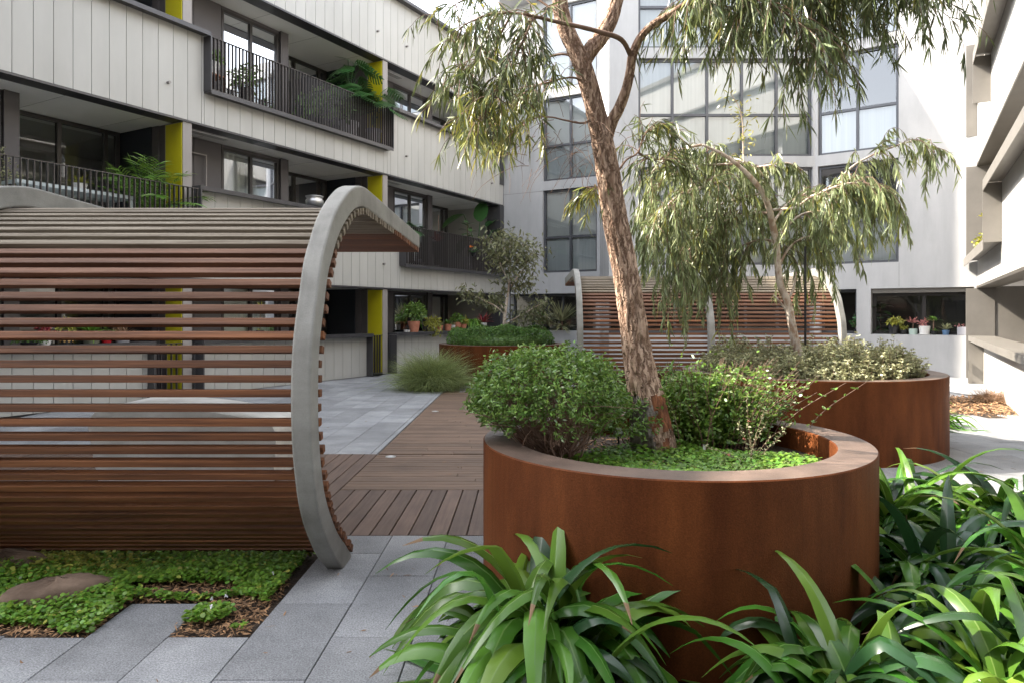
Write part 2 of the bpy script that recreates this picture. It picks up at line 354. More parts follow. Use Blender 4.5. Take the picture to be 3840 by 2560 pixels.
def window(fr, parent, s0, s1, z0, z1, d, mull=(), trans=(), fm='dark', gm='glass', fw=.06, fd=.09, fill=None, name='window', back=True):
    s0, s1 = min(s0, s1), max(s0, s1)
    w = MB(fr)
    w.box(s0, s0 + fw, d, d + fd, z0, z1); w.box(s1 - fw, s1, d, d + fd, z0, z1)
    w.box(s0 + fw, s1 - fw, d + .002, d + fd, z0, z0 + fw); w.box(s0 + fw, s1 - fw, d + .002, d + fd, z1 - fw, z1)
    for x in mull: w.box(x - fw / 2, x + fw / 2, d + .004, d + fd - .004, z0 + fw, z1 - fw)
    for z in trans: w.box(s0 + fw, s1 - fw, d + .006, d + fd - .006, z - fw / 2, z + fw / 2)
    W = w.build(name, MT[fm], parent)
    g = MB(fr); zm = d + fd * .55
    g.add([g._p(p) for p in ((s0 + fw, zm, z0 + fw), (s1 - fw, zm, z0 + fw), (s1 - fw, zm, z1 - fw), (s0 + fw, zm, z1 - fw))], [(0, 1, 2, 3)])
    g.build('pane', MT[gm], W)
    for f in (fill or []):
        kind, a, b, zl, zh = f
        if kind == 'curtain':
            n = max(8, int(abs(b - a) / .022)); V = []; F = []
            ph = random.random() * 6
            for i in range(n + 1):
                s = a + (b - a) * i / n; q = d + fd + .10 + .03 * math.sin(i * .9 + ph) + .012 * math.sin(i * .37 + ph)
                V += [fr(s, q, zl), fr(s, q, zh)]
            for i in range(n): F.append((2 * i, 2 * i + 2, 2 * i + 3, 2 * i + 1))
            obj('curtain', V, F, MT['curtain'], W, smooth=True)
        else:
            q = MB(fr); q.box(a, b, d + fd + .05, d + fd + .06, zl, zh)
            q.build('blind', MT[kind], W)
    return W

def band(parent, fr, j, segs, cl, cop, proj=.22, phase=14.94, zbot=None, pitch=.30, lip=.055):
    """one storey's spandrel: cladding panels, dark drip channel, and the projecting plates round tall and low stretches"""
    zb = 2.27 + FL * (j - 1) if zbot is None else zbot
    for (a, b, h) in segs:            # a > b, both s
        c = MB(fr); k = MB(fr); m = MB(fr)
        top = zb + h; x = phase - math.floor((phase - b) / pitch) * pitch
        x = b; nx = phase - math.ceil((phase - b) / pitch - 1e-6) * pitch
        edges = [b]; q = nx
        while q < a:
            if q > b + .04: edges.append(q)
            q += pitch
        edges.append(a)
        for i in range(len(edges) - 1):
            c.box(edges[i] + .005, edges[i + 1] - .005, 0, .03, zb + .012, top - .02)
        k.box(b, a, .032, .20, zb + .03, top - .03)
        m.box(b, a, -proj, .20, top - .022, top + .028)
        m.box(b, a, -proj, -proj + .012, top - lip, top - .0225)
        q = c.build('cladding', MT[cl], parent); k.build('cladding_backing', MT['groove'], q); m.build('coping', MT[cop], parent)
    return zb
def posts(parent, fr, lst, m, proj=.22):
    for (s, z0, z1) in lst:
        p = MB(fr); p.box(s - .015, s + .015, -proj, .22, z0, z1); p.build('end_post', MT[m], parent)
def railing(parent, fr, s0, s1, z0, z1, w, pitch=.095, m='bar'):
    r = MB(fr); n = int(abs(s1 - s0) / pitch)
    for i in range(n + 1):
        s = min(s0, s1) + .02 + i * pitch
        if s < max(s0, s1) - .01: r.box(s - .006, s + .006, -w, -w + .05, z0 + .012, z1 - .012)
    r.box(s0, s1, -w - .003, -w + .053, z1 - .012, z1); r.box(s0, s1, -w - .003, -w + .053, z0, z0 + .012)
    return r.build('balcony_railing', MT[m], parent)
def simple(parent, name, fr, m, *boxes, bev=0):
    b = MB(fr)
    for x in boxes: b.box(*x)
    return b.build(name, MT[m], parent, bev=bev)

# ======== left building
LB = thing('apartment_building', 'long grey clad apartment building with yellow panels and barred balconies, behind the timber pergola', 'building', (LO[0], LO[1], 0))
SMAX = 25.0
band(LB, FRL, 1, [(SMAX, 17.6, 1.76), (17.6, 11.82, .64), (11.82, 5.57, 1.76), (5.57, .02, .64)], 'clad', 'post')
band(LB, FRL, 2, [(SMAX, 11.58, 1.76), (11.58, 6.08, .64), (6.08, .02, 1.76)], 'clad', 'post')
band(LB, FRL, 3, [(SMAX, .02, 1.76)], 'clad', 'post')
band(LB, FRL, 0, [(SMAX, 12.72, 1.06), (11.75, 6.86, 1.06), (5.95, .02, 1.06)], 'clad', 'post', zbot=.0)
posts(LB, FRL, [(11.80, 2.93, 4.00), (5.57, 2.93, 4.00), (11.58, 5.955, 7.025), (6.08, 5.955, 7.025)], 'post')
posts(LB, FRL, [(12.735, 0.0, 1.03), (11.735, 0.0, 1.03), (6.875, 0.0, 1.03), (5.935, 0.0, 1.03)], 'post', proj=.20)
railing(LB, FRL, 17.5, 11.84, 2.945, 3.99, .19)
railing(LB, FRL, 5.54, .30, 2.945, 3.99, .19)
railing(LB, FRL, 11.55, 6.11, 5.975, 7.02, .19, .085)
for a, b in ((12.70, 11.77), (6.84, 5.97)):                   # ground gates, set back a little
    g = MB(FRL)
    for i in range(9): s = b + .04 + i * (a - b - .08) / 8; g.box(s - .006, s + .006, .04, .09, .06, 1.02)
    g.box(b, a, .035, .095, 1.02, 1.035); g.box(b, a, .035, .095, .045, .06)
    g.build('garden_gate', MT['bar'], LB)
simple(LB, 'corner_post', FRL, 'post', (.0, .26, -.02, .5, 2.93, 5.28), (.0, .26, -.02, .5, 5.98, 8.32), (.0, .26, -.02, .5, 0.0, 2.26))
vents = []
for lv in range(4):
    z0 = FL * lv; z1 = 2.27 + FL * lv
    if lv < 3:
        simple(LB, 'drip_channel', FRL, 'post', (0, SMAX, .002, .36, z1 - .028, z1 + .009))
        sof = simple(LB, 'soffit', FRL, 'soffit', (0, SMAX, .36, 2.6, z1 - .012, z1 + .02))
        gl = MB(FRL); q = .9
        while q < SMAX: gl.box(q - .003, q + .003, .362, 2.2, z1 - .0145, z1 - .011); q += 1.45
        gl.build('soffit_joint', MT['groove'], sof)
        simple(LB, 'floor_slab', FRL, 'inner', (0, SMAX, .21, 8, z1 + .03, z1 + .735))
    deep = 2.0 if lv < 3 else 2.6
    simple(LB, 'room_wall', FRL, 'inner', (0, SMAX, 5.0, 5.2, z0, z1 - .02))
    for bay, S in enumerate((23.63, 17.83, 12.03, 6.23)):
        if lv == 3:
            window(FRL, LB, S, S - 5.78, z0 + .0, z1 + .0, 2.3, mull=(S - 1.5, S - 3, S - 4.4), fill=[('blind', S - .1, S - 5.7, z0, z1)])
            continue
        # privacy fin: yellow face, grey body, brown jamb, dark wall
        fin = simple(LB, 'privacy_fin', FRL, 'fin', (S - .20, S - .012, .03, .58, z0 + .02, z1 - .03))
        simple(fin, 'yellow_panel', FRL, 'yellow', (S - .012, S + .004, .055, .54, z0 + .05, z1 - .05))
        simple(LB, 'jamb_panel', FRL, 'dpanel', (S - .20, S - .05, .581, .80, z0, z1 - .014), (S - .20, S - .02, .802, 1.0, z0, z1 - .014))
        simple(LB, 'side_wall', FRL, 'navy', (S - .19, S, 1.002, 2.05, z0, z1 - .014))
        # window bay, one metre back
        simple(LB, 'wall_panel', FRL, 'dpanel', (S - .93, S - .202, .99, 1.12, z0, z1 - .014), (S - 1.60, S - .94, .99, 1.12, z0, z1 - .014),
               (S - 1.62, S - 3.20, 1.0, 1.1, z1 - .07, z1 - .015), (S - 3.21, S - 3.44, .94, 1.1, z0, z1 - .014))
        hi = z1 - .10
        if lv == 0: fills = [('blind', S - 1.66, S - 2.40, z0 + .3, hi), ('blindb', S - 2.42, S - 3.14, z0, z0 + 1.7)] if bay != 3 else [('blind', S - 1.66, S - 2.40, z0 + .3, hi)]
        elif lv == 1: fills = [('curtain', S - 1.66, S - 2.38, z0, hi), ('curtain', S - 2.44, S - 3.14, z0, hi)] if bay == 2 else [('blind', S - 1.66, S - 2.38, z0 + .6, hi), ('blindb', S - 2.44, S - 3.14, z0 + .2, hi)]
        else: fills = [('blind', S - 1.66, S - 2.40, z0 + 1.25, hi), ('blind', S - 2.42, S - 3.14, z0 + .8, hi)] if bay == 2 else []
        window(FRL, LB, S - 1.62, S - 3.20, z0 + .1, z1 - .071, 1.0, mull=(S - 2.41,), fill=fills)
        simple(LB, 'bay_return', FRL, 'soffit', (S - 3.44, S - 3.22, 1.102, 2.2, z0, z1 - .014))
        # sliding doors, two metres back
        f2 = [('curtain', S - 3.6, S - 4.7, z0, z1 - .1)] if (lv == 1 and bay == 2) else []
        window(FRL, LB, S - 3.46, S - 5.78, z0 + .02, z1 - .014, 2.0, mull=(S - 4.62, S - 5.5), fm='dark' if lv else 'darkframe', fw=.075, fill=f2, name='sliding_door')
        v = MB(FRL); v.box(S - .35, S - 1.45, .50, .72, z1 - .022, z1 - .0125)
        vv = v.build('ceiling_vent', MT['soffit'], LB)
        v = MB(FRL)
        for i in range(3): v.box(S - .38, S - 1.42, .535 + i * .055, .555 + i * .055, z1 - .0235, z1 - .0215)
        v.build('vent_slot', MT['dark'], vv)
rk = MB(FRL); rk.box(11.78, 10.85, .90, .92, 4.93, 4.955); rk.box(10.85, 10.875, .90, .92, 3.9, 4.93); rk.build('drying_rack', MT['fin'], LB)
simple(LB, 'roof', FRL, 'post', (0, SMAX, 1.95, 12, 11.37, 11.55))
simple(LB, 'rear_wall', FRL, 'clad', (0, SMAX, 8.0, 8.3, 0, 11.36))
simple(LB, 'end_wall', FRL, 'clad', (SMAX, SMAX + .2, .0, 8.3, 0, 11.36))
simple(LB, 'end_wall', FRL, 'clad', (-.2, -.002, .02, 8.3, 0, 11.36))
for (px, py) in ((629, 311), (1414, 119), (1523, 176), (1522, 587), (1842, 688), (1437, 990), (300, 1015)):   # little overflow pipes
    Y = 13.85 / (.5503 - (px - 1967) / 2613); s = (23.86 - Y) / .8761; z = EYE + (1180 - py) * Y / 2613
    a = Vector(FRL(s, .02, z)); b = Vector(FRL(s, -.07, z)); m = MB(); m.tube([a, b], .028, 12); m.build('overflow_pipe', MT['fin'], LB)

# ======== back building
BB = thing('apartment_building', 'white rendered apartment building with big gridded windows closing the far end of the courtyard', 'building', (2.35, 19.4, 0))
def wall(parent, fr, u0, u1, z0, z1, ops, th=.3, name='rendered_wall', m='render'):
    us = sorted({u0, u1, *[o[0] for o in ops], *[o[1] for o in ops]}); zs = sorted({z0, z1, *[o[2] for o in ops], *[o[3] for o in ops]})
    b = MB(fr)
    def inside(u, z): return any(o[0] < u < o[1] and o[2] < z < o[3] for o in ops)
    for i in range(len(us) - 1):
        for k in range(len(zs) - 1):
            a, c, e, f = us[i], us[i + 1], zs[k], zs[k + 1]
            if inside((a + c) / 2, (e + f) / 2): continue
            V = [b._p(p) for p in ((a, 0, e), (c, 0, e), (c, 0, f), (a, 0, f))]; b.add(V, [(0, 1, 2, 3)])
    for (a, c, e, f) in ops:
        P = lambda u, d, z: b._p((u, d, z))
        V = [P(a, 0, e), P(c, 0, e), P(c, 0, f), P(a, 0, f), P(a, th, e), P(c, th, e), P(c, th, f), P(a, th, f)]
        b.add(V, [(0, 1, 5, 4), (3, 7, 6, 2), (0, 4, 7, 3), (1, 2, 6, 5)])
    V = [b._p(p) for p in ((u0, 0, z1), (u1, 0, z1), (u1, th, z1), (u0, th, z1), (u0, 0, z0), (u0, th, z0), (u1, 0, z0), (u1, th, z0))]
    b.add(V, [(0, 1, 2, 3), (4, 0, 3, 5), (6, 7, 2, 1)])
    return b.build(name, MT[m], parent)
TOP = 12.4
LEV = ((2.95, 5.68), (5.98, 8.71), (9.0, 11.74))
opsA = [(1.50, 3.44, a, b) for a, b in LEV] + [(.25, 3.40, 1.05, 2.26)]
wall(BB, FRA, 0, 3.55, 0, TOP, opsA)
opsB = [(.82, 5.68, a, b) for a, b in LEV] + [(.0, 5.70, 1.05, 2.26)]
wB = [(max(.001, o[0]), o[1], o[2], o[3]) for o in opsB]
wall(BB, FRB, 0, 5.74, 0, TOP, wB)
opsC = [(.07, 2.06, a, b) for a, b in LEV] + [(1.40, 3.72, 1.05, 2.26), (.12, 1.05, 1.05, 2.26)]
wall(BB, FRC, 0, 3.79, 0, TOP, opsC)
r_ = MB(); p0 = FRA(3.55, 0, 0); r_.add([p0, (2.35, 19.4, 0), (2.35, 19.4, TOP), (p0[0], p0[1], TOP)], [(0, 1, 2, 3)]); r_.build('return_wall', MT['render'], BB)
jn = MB(FRB)
for z in (2.62, 5.83, 8.86): pass
for z in (5.66, 8.73):
    simple(BB, 'wall_joint', FRA, 'groove', (0, 1.48, -.0015, .01, z - .009, z + .009)); simple(BB, 'wall_joint', FRC, 'groove', (2.08, 3.79, -.0015, .01, z - .009, z + .009))
simple(BB, 'wall_joint', FRC, 'groove', (2.062, 2.074, -.0015, .01, 2.3, 2.93))
for li, (a, b) in enumerate(LEV):
    tz = a + 1.17
    window(FRA, BB, 1.50, 3.44, a, b, .10, mull=(2.47,), trans=(tz,), fm='bframe', gm='glassb', fw=.07, fill=[('blindb', 1.55, 3.40, a, tz), ('blind', 1.55, 3.40, tz + .02, b)] )
    window(FRB, BB, .82, 5.68, a, b, .10, mull=tuple(.82 + 4.86 * i / 5 for i in range(1, 5)), trans=(tz,), fm='bframe', gm='glassb', fw=.07, fill=[('blindb', .85, 5.65, a, b)])
    window(FRC, BB, .07, 2.06, a, b, .10, mull=(1.06,), trans=(tz,), fm='bframe', gm='glassb', fw=.07, fill=[('blindb', .1, 2.02, a, tz if li < 2 else b)])
window(FRA, BB, .25, 3.40, 1.05, 2.26, .28, mull=(1.0, 1.55, 2.1, 2.75), fm='bframe', gm='glass', fw=.07)
window(FRB, BB, .01, 5.70, 1.05, 2.26, .28, mull=(.9, 1.9, 2.9, 3.9, 4.8), fm='bframe', gm='glass', fw=.07)
simple(BB, 'window_head', FRC, 'rframe', (1.41, 3.71, .08, .26, 2.14, 2.255))
window(FRC, BB, 1.41, 3.71, 1.05, 2.14, .28, mull=(2.62,), fm='darkframe', gm='glass', fw=.085)
window(FRC, BB, .12, 1.05, 1.05, 2.26, .28, mull=(), fm='bframe', gm='glass', fw=.07)
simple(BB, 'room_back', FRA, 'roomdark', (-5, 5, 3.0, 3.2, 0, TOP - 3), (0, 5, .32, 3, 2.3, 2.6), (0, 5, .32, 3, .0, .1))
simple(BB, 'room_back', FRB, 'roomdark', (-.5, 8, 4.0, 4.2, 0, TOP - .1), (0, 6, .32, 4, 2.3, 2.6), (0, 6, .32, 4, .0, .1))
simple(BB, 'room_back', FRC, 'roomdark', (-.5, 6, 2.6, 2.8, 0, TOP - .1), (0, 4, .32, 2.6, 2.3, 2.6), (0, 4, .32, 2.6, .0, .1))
simple(BB, 'roof', FRB, 'render', (-3.2, 9.0, 3.4, 9, TOP - .4, TOP - .1), (.05, 5.7, .32, 3.4, TOP - .4, TOP - .1), bev=0)
for u, fr in ((.8, FRA), (2.0, FRC)): pass
simple(BB, 'hidden_side_wall', FRA, 'roomdark', (-4, -.01, .02, .3, 0, 8.2))
# glass balustrade in front of the far left ground floor window
gb = MB(FRA); gb.box(.3, 3.38, .06, .072, 1.06, 1.72); gb.build('glass_balustrade', MT['glass'], BB)
simple(BB, 'balustrade_post', FRA, 'rframe', (2.05, 2.11, .05, .11, 1.055, 1.76), (3.3, 3.36, .05, .11, 1.055, 1.76))

# ======== right building
RB = thing('apartment_building', 'sunlit white clad building with taupe metal frames along the right edge of the courtyard', 'building', (11.24, 17.29, 0))
band(RB, FRR, 0, [(15.5, 1.62, 1.06)], 'cladr', 'rframe', proj=.30, zbot=.0, pitch=.15, lip=.09)
band(RB, FRR, 1, [(15.5, 5.16, 1.76), (5.16, .02, .66)], 'cladr', 'rframe', proj=.30, pitch=.15, lip=.17)
band(RB, FRR, 2, [(15.5, 3.2, 1.72)], 'cladr', 'rframe', proj=.32, pitch=.15, lip=.2)
band(RB, FRR, 2, [(3.19, .02, 1.74)], 'cladr', 'rframe', proj=.10, pitch=.15, lip=.2)
band(RB, FRR, 3, [(15.5, .02, 1.76)], 'cladr', 'rframe', proj=.25, pitch=.15)
posts(RB, FRR, [(1.60, 0, 1.03), (5.14, 2.95, 4.0)], 'rframe', proj=.30)
posts(RB, FRR, [(3.2, 6.0, 6.97)], 'rframe', proj=.32)
for lv in range(3):
    z0 = FL * lv; z1 = 2.27 + FL * lv
    simple(RB, 'drip_channel', FRR, 'rdark', (0, 15.5, -.02, .40, z1 - .05, z1 + .009))
    simple(RB, 'soffit', FRR, 'soffit', (0, 15.5, .40, 2.4, z1 - .012, z1 + .02))
    simple(RB, 'floor_slab', FRR, 'inner', (0, 15.5, .21, 4, z1 + .03, z1 + .70))
    simple(RB, 'end_return', FRR, 'rframe', (-.12, .0, -.24, .36, z0 + (0 if lv == 0 else -.06), z1 - .05), (-.12, -.02, .362, 2.4, z0, z1 - .014))
    simple(RB, 'recess_wall', FRR, 'rframe', (0, 15.5, 1.9, 2.1, z0, z1 - .014))
    for i in range(3):
        s = 2.2 + i * 4.2
        window(FRR, RB, s, s + 2.4, z0 + .02, z1 - .1, 1.80, mull=(s + 1.2,), fw=.07)
    simple(RB, 'partition', FRR, 'render', (4.4, 4.6, .55, 1.88, z0, z1 - .014), (9.4, 9.6, .55, 1.88, z0, z1 - .014))
simple(RB, 'upper_wall', FRR, 'cladr', (0, 15.5, 1.6, 1.9, 10.0, 12.6))
simple(RB, 'roof', FRR, 'rframe', (-.1, 15.5, 1.4, 8, 12.6, 12.8))
simple(RB, 'wall_socket', FRR, 'dark', (1.64, 1.70, -.305, -.301, .30, .52)); simple(RB, 'wall_socket', FRR, 'dark', (1.64, 1.70, -.305, -.301, .02, .14))
sp = MB(); a = Vector(FRR(6.6, 0, 3.25)); sp.tube([a, Vector(FRR(6.6, -.09, 3.25))], .03, 10); sp.build('overflow_pipe', MT['whitepot'], RB)
# ======== building that closes the courtyard behind the viewer (only ever seen in the window panes)
SB = thing('apartment_building', 'grey building behind the viewer that shows only as reflections in the window panes', 'building', (-4, -5, 0))
FRS = frame((10, -4.6), (-1, 0), (0, -1))
ops = [(1.2 + 4.2 * i, 4.2 + 4.2 * i, .1 + 3.03 * k, 2.4 + 3.03 * k) for i in range(6) for k in range(4)]
wall(SB, FRS, 0, 27, 0, 12.6, ops, name='facade_wall', m='dpanel')
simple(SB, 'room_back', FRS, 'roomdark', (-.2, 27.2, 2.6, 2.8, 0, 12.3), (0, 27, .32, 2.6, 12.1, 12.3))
for o_ in ops: window(FRS, SB, o_[0], o_[1], o_[2], o_[3], .1, mull=((o_[0] + o_[1]) / 2,), fm='dark')
# ---------------------------------------------------------------- ground, paving, deck
def sheet(name, pts, z, m, kind='structure'):
    o = obj(name, [(x, y, z) for x, y in pts], [tuple(range(len(pts)))], MT[m]); o['kind'] = kind; return o
sheet('ground', [(-300, -300), (300, -300), (300, 300), (-300, 300)], -.065, 'ground')
sheet('garden_soil', [(-5.5, 1.5), (5.2, 1.5), (5.2, 6.0), (-5.5, 6.0)], -.018, 'soil')
sheet('garden_soil', [(5.5, 10.2), (9.6, 10.2), (10.2, 14.3), (5.5, 14.3)], -.018, 'soil')
def left_x(y): return -4.82 + .5503 * (y - 16.41)
def right_x(y): return 10.47 + .5503 * (y - 15.9)
BEDTOP = {0: 3.415, 1: 3.81, 2: 3.41}                     # column index -> where the stones stop at the violet bed
def is_stone(c, y0, y1):
    x0 = -2.542 + .4 * c; x1 = x0 + .4; xm = x0 + .2; ym = (y0 + y1) / 2
    if ym > 22.5 or xm < left_x(ym) - .1 or xm > right_x(ym) + .6: return False
    if c <= 2: 
        top = BEDTOP.get(c, 3.415)
        if ym > top and ym < 7.88: return False
    if 4.97 < ym < 7.88 and xm < 1.0: return False
    if ym >= 7.88 and ym < 14.5 and -1.67 < xm < 1.1: return False
    if xm > -.10 and ym < 3.35 and xm < 5: return False
    if xm > 1.6 and ym < 4.75 and xm < 5: return False
    if (xm - 7.6) ** 2 / 4.4 + (ym - 12.2) ** 2 / 2.3 < 1: return False
    return True
st = MB(); rr = random.Random(3)
for c in range(-18, 36):
    x0 = -2.542 + .4 * c; off = 3.0 if c % 2 else 3.4
    for k in range(-2, 25):
        y0 = off + .8 * k; y1 = y0 + .8
        cuts = [(y0, y1)]
        for lim in ((BEDTOP.get(c, 3.415) if c <= 2 else 99), 4.97, 7.88):
            cuts = [q for (a, b) in cuts for q in (((a, lim), (lim, b)) if a + .02 < lim < b - .02 else ((a, b),))]
        for (a, b) in cuts:
            if a < 1.7 or not is_stone(c, a, b): continue
            X0, X1 = x0, x0 + .4
            if a >= 7.8 and X0 < -1.67 < X1:
                if X0 + .2 < -1.67: X1 = -1.67
            z = rr.uniform(-.0012, .0012)
            st.box(X0 + .0025, X1 - .0025, a + .0025, b - .0025, -.05, z)
# the half column that closes against the deck edge
y = 7.88
while y < 14.6: st.box(-1.738, -1.675, y + .0025, min(14.6, y + .8) - .0025, -.05, 0); y += .8
o = st.build('paving', MT['paver'], bev=.0035); o['kind'] = 'structure'
sheet('paving_bed', [(-13, 1.7), (13, 1.7), (13, 23.5), (-13, 23.5)], -.047, 'groove')
# boards laid across the path, and boards running away from the viewer
dk = MB(); pit = .106; y = 6.27
while y < 14.6:
    x = -1.66
    cutsx = [-1.66]; q = -1.66 + rr.uniform(.5, 2.2)
    while q < .9: cutsx.append(q); q += rr.uniform(1.2, 2.4)
    cutsx.append(1.15)
    if abs(y - 7.84) < .06: y = 7.90
    for i in range(len(cutsx) - 1): dk.box(cutsx[i] + .002, cutsx[i + 1] - .002, y + .004, y + pit - .004, -.03, rr.uniform(-.001, .001))
    y += pit
o = dk.build('deck', MT['deckx'], bev=.003); o['kind'] = 'structure'
dk = MB(); p2 = .139; x = -1.665 - 33 * p2
while x < 1.15:
    if x + p2 < -1.66:
        dk.box(x + .005, x + p2 - .005, 4.975, 7.875, -.03, rr.uniform(-.001, .001))
    else:
        dk.box(x + .005, x + p2 - .005, 4.975, 6.262, -.03, rr.uniform(-.001, .001))
    x += p2
o = dk.build('deck', MT['decky'], bev=.003); o['kind'] = 'structure'
sheet('deck_underlay', [(-6.3, 4.97), (1.15, 4.97), (1.15, 14.6), (-1.67, 14.6), (-1.67, 7.88), (-6.3, 7.88)], -.034, 'roomdark')
for i, (px, py, lb) in enumerate(((1465, 1711, 'larger round white light set flush in the deck beside the near planter'), (1632, 1541, 'smaller round white light in the deck boards further along the path'), (60, 1809, 'round white deck light glimpsed low behind the pergola slats'))):
    Y = 2613 * EYE / (py - 1180); t = thing('deck_light', lb, 'light', ((px - 1967) / 2613 * Y, Y, 0), 'lights set flush in the deck')
    b = MB(); b.lathe([(.058, -.01), (.058, .004), (.05, .006), (.046, .004)], 24); b.build('trim_ring', MT['steel'], t, local=True, smooth=False)
    b = MB(); b.lathe([(.045, -.01), (.045, .0035), (.0, .0045)], 24); b.build('lens', MT['lens'], t, local=True)
# ---------------------------------------------------------------- planters
def planter(label, x, y, r, h, soil):
    t = thing('round_planter', label, 'planter', (x, y, 0), 'round rusted steel planters'); w = .2; n = 128
    b = MB(); V = []; F = []
    prof = [(r, 0), (r, h - .006), (r - .006, h), (r - w + .006, h), (r - w, h - .006), (r - w, soil - .1)]
    for a, z in prof:
        for k in range(n): V.append((a * math.cos(2 * math.pi * k / n), a * math.sin(2 * math.pi * k / n), z))
    for i in range(len(prof) - 1):
        for k in range(n): F.append((i * n + k, i * n + (k + 1) % n, (i + 1) * n + (k + 1) % n, (i + 1) * n + k))
    mi = [1 if i // n in (2,) else 0 for i in range(len(F))]
    obj('planter_wall', V, F, [MT['corten'], MT['rim']], t, local=True, mi=mi, smooth=False)
    b = MB(); b.lathe([(r - w - .002, soil - .1), (r - w - .002, soil)], 48); b.build('soil', MT['soil'], t, local=True)
    return t
PL1 = (.848, 4.058); PL2 = (3.51, 8.67); PL3 = (-.53, 16.8)
planter('large rusted steel planter in front with the rough barked gum tree growing in it', *PL1, 1.086, .862, .73)
planter('rusted steel planter holding the weeping gum tree and grey leaved shrubs', *PL2, 1.52, .885, .74)
planter('distant rusted steel planter with clipped green hedge and young staked tree', *PL3, 1.52, .885, .80)
# ---------------------------------------------------------------- pergolas
PROF = [(4.45, -.10), (4.292, .02), (4.123, .136), (3.968, .29), (3.853, .426), (3.769, .57), (3.717, .727), (3.680, .88), (3.664, 1.06), (3.666, 1.247), (3.693, 1.433),
        (3.745, 1.574), (3.796, 1.686), (3.836, 1.793), (3.889, 1.896), (3.962, 1.979), (4.05, 2.08), (4.141, 2.163), (4.267, 2.251), (4.421, 2.335), (4.551, 2.394), (4.708, 2.44),
        (4.876, 2.466), (5.009, 2.472), (5.455, 2.4635), (6.229, 2.45), (7.481, 2.426)]
sm = np.array([(0, a, b) for a, b in PROF])
def curve():
    P = np.array(smooth_path(sm, 5))[:, 1:]
    for _ in range(6): P[1:-1] = .25 * P[:-2] + .5 * P[1:-1] + .25 * P[2:]
    T = np.gradient(P, axis=0); T /= np.linalg.norm(T, axis=1)[:, None]
    return P, np.stack([T[:, 1], -T[:, 0]], 1)              # inward normal
CP, CN = curve()
def pergola(label, dy, ribs, x0, x1):
    t = thing('pergola', label, 'pergola', ((x0 + x1) / 2, 4.4 + dy, 0), 'curved slatted pergolas')
    for xr in ribs:
        V = []; F = []; inn = CP + CN * .145; hw = .0535
        n = len(CP)
        for i in range(n):
            for (q, x) in ((CP[i], xr - hw), (CP[i], xr + hw), (inn[i], xr + hw), (inn[i], xr - hw)): V.append((x, q[0] + dy, q[1]))
        for i in range(n - 1):
            for j in range(4): F.append((4 * i + j, 4 * i + (j + 1) % 4, 4 * i + 4 + (j + 1) % 4, 4 * i + 4 + j))
        F.append((3, 2, 1, 0)); F.append(tuple(4 * (n - 1) + j for j in range(4)))
        obj('curved_rib', V, F, MT['conc'], t, bev=.012)
    # slats along the inner face of the ribs
    inn = CP + CN * .172; L = np.concatenate([[0], np.cumsum(np.linalg.norm(np.diff(inn, axis=0), axis=1))])
    V = MB(); d = .04; rs = random.Random(5)
    while d < L[-1] - .02:
        p = np.array([np.interp(d, L, inn[:, 0]), np.interp(d, L, inn[:, 1])]); nn = np.array([np.interp(d, L, CN[:, 0]), np.interp(d, L, CN[:, 1])]); nn /= np.linalg.norm(nn)
        tt = np.array([-nn[1], nn[0]]); a, b = .0205, .0225
        if p[1] > -.04:
            dx = rs.uniform(-.006, .006); sag = rs.uniform(-.0015, .0015)
            q = [p + tt * a * i + nn * b * j for i, j in ((-1, -1), (1, -1), (1, 1), (-1, 1))]
            P = [(x + dx, c[0] + dy, c[1] + sag) for x in (x0, x1) for c in q]
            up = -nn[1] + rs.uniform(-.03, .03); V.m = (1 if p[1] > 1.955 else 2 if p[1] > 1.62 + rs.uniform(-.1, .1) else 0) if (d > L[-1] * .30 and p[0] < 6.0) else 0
            V.add(P, [(0, 1, 2, 3), (7, 6, 5, 4), (0, 4, 5, 1), (1, 5, 6, 2), (2, 6, 7, 3), (3, 7, 4, 0)])
        d += .0795
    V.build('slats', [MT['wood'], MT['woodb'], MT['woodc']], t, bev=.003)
    return t
pergola('near pergola of curved pale ribs and brown timber slats filling the left foreground', 0, (-1.1785, -3.535, -5.89), -5.92, -1.118)
pergola('far pergola of timber slats between curved ribs in front of the white building', 8.8, (1.0, 3.36, 5.72), .95, 5.76)
# concrete lounge seat seen through the slats
pr = [(-3.97, .0), (-4.02, .3), (-4.06, .62), (-4.0, .69), (-3.8, .735), (-3.4, .745), (-3.0, .71), (-2.75, .67), (-2.5, .62), (-2.36, .57), (-2.32, .5), (-2.36, .0)]
V = []; F = []; n = len(pr)
for yy, sx, sz in ((6.47, .985, .93), (6.50, 1, 1), (7.12, 1, 1), (7.16, .985, .93)):
    for x, z in pr: V.append((-3.02 + (x + 3.02) * sx, yy + (.05 * (.75 - z)), z * sz))
for k in range(3):
    for i in range(n): F.append((k * n + i, k * n + (i + 1) % n, (k + 1) * n + (i + 1) % n, (k + 1) * n + i))
F.append(tuple(range(n))); F.append(tuple(3 * n + i for i in range(n - 1, -1, -1)))
o = obj('concrete_lounger', V, F, MT['concs'], bev=.03)
tag(o, 'sloping pale concrete lounge seat on the deck behind the near pergola', 'seat')
# ---------------------------------------------------------------- plants
def rnd(a, b): return random.uniform(a, b)
def hang(V, k=.5): return V
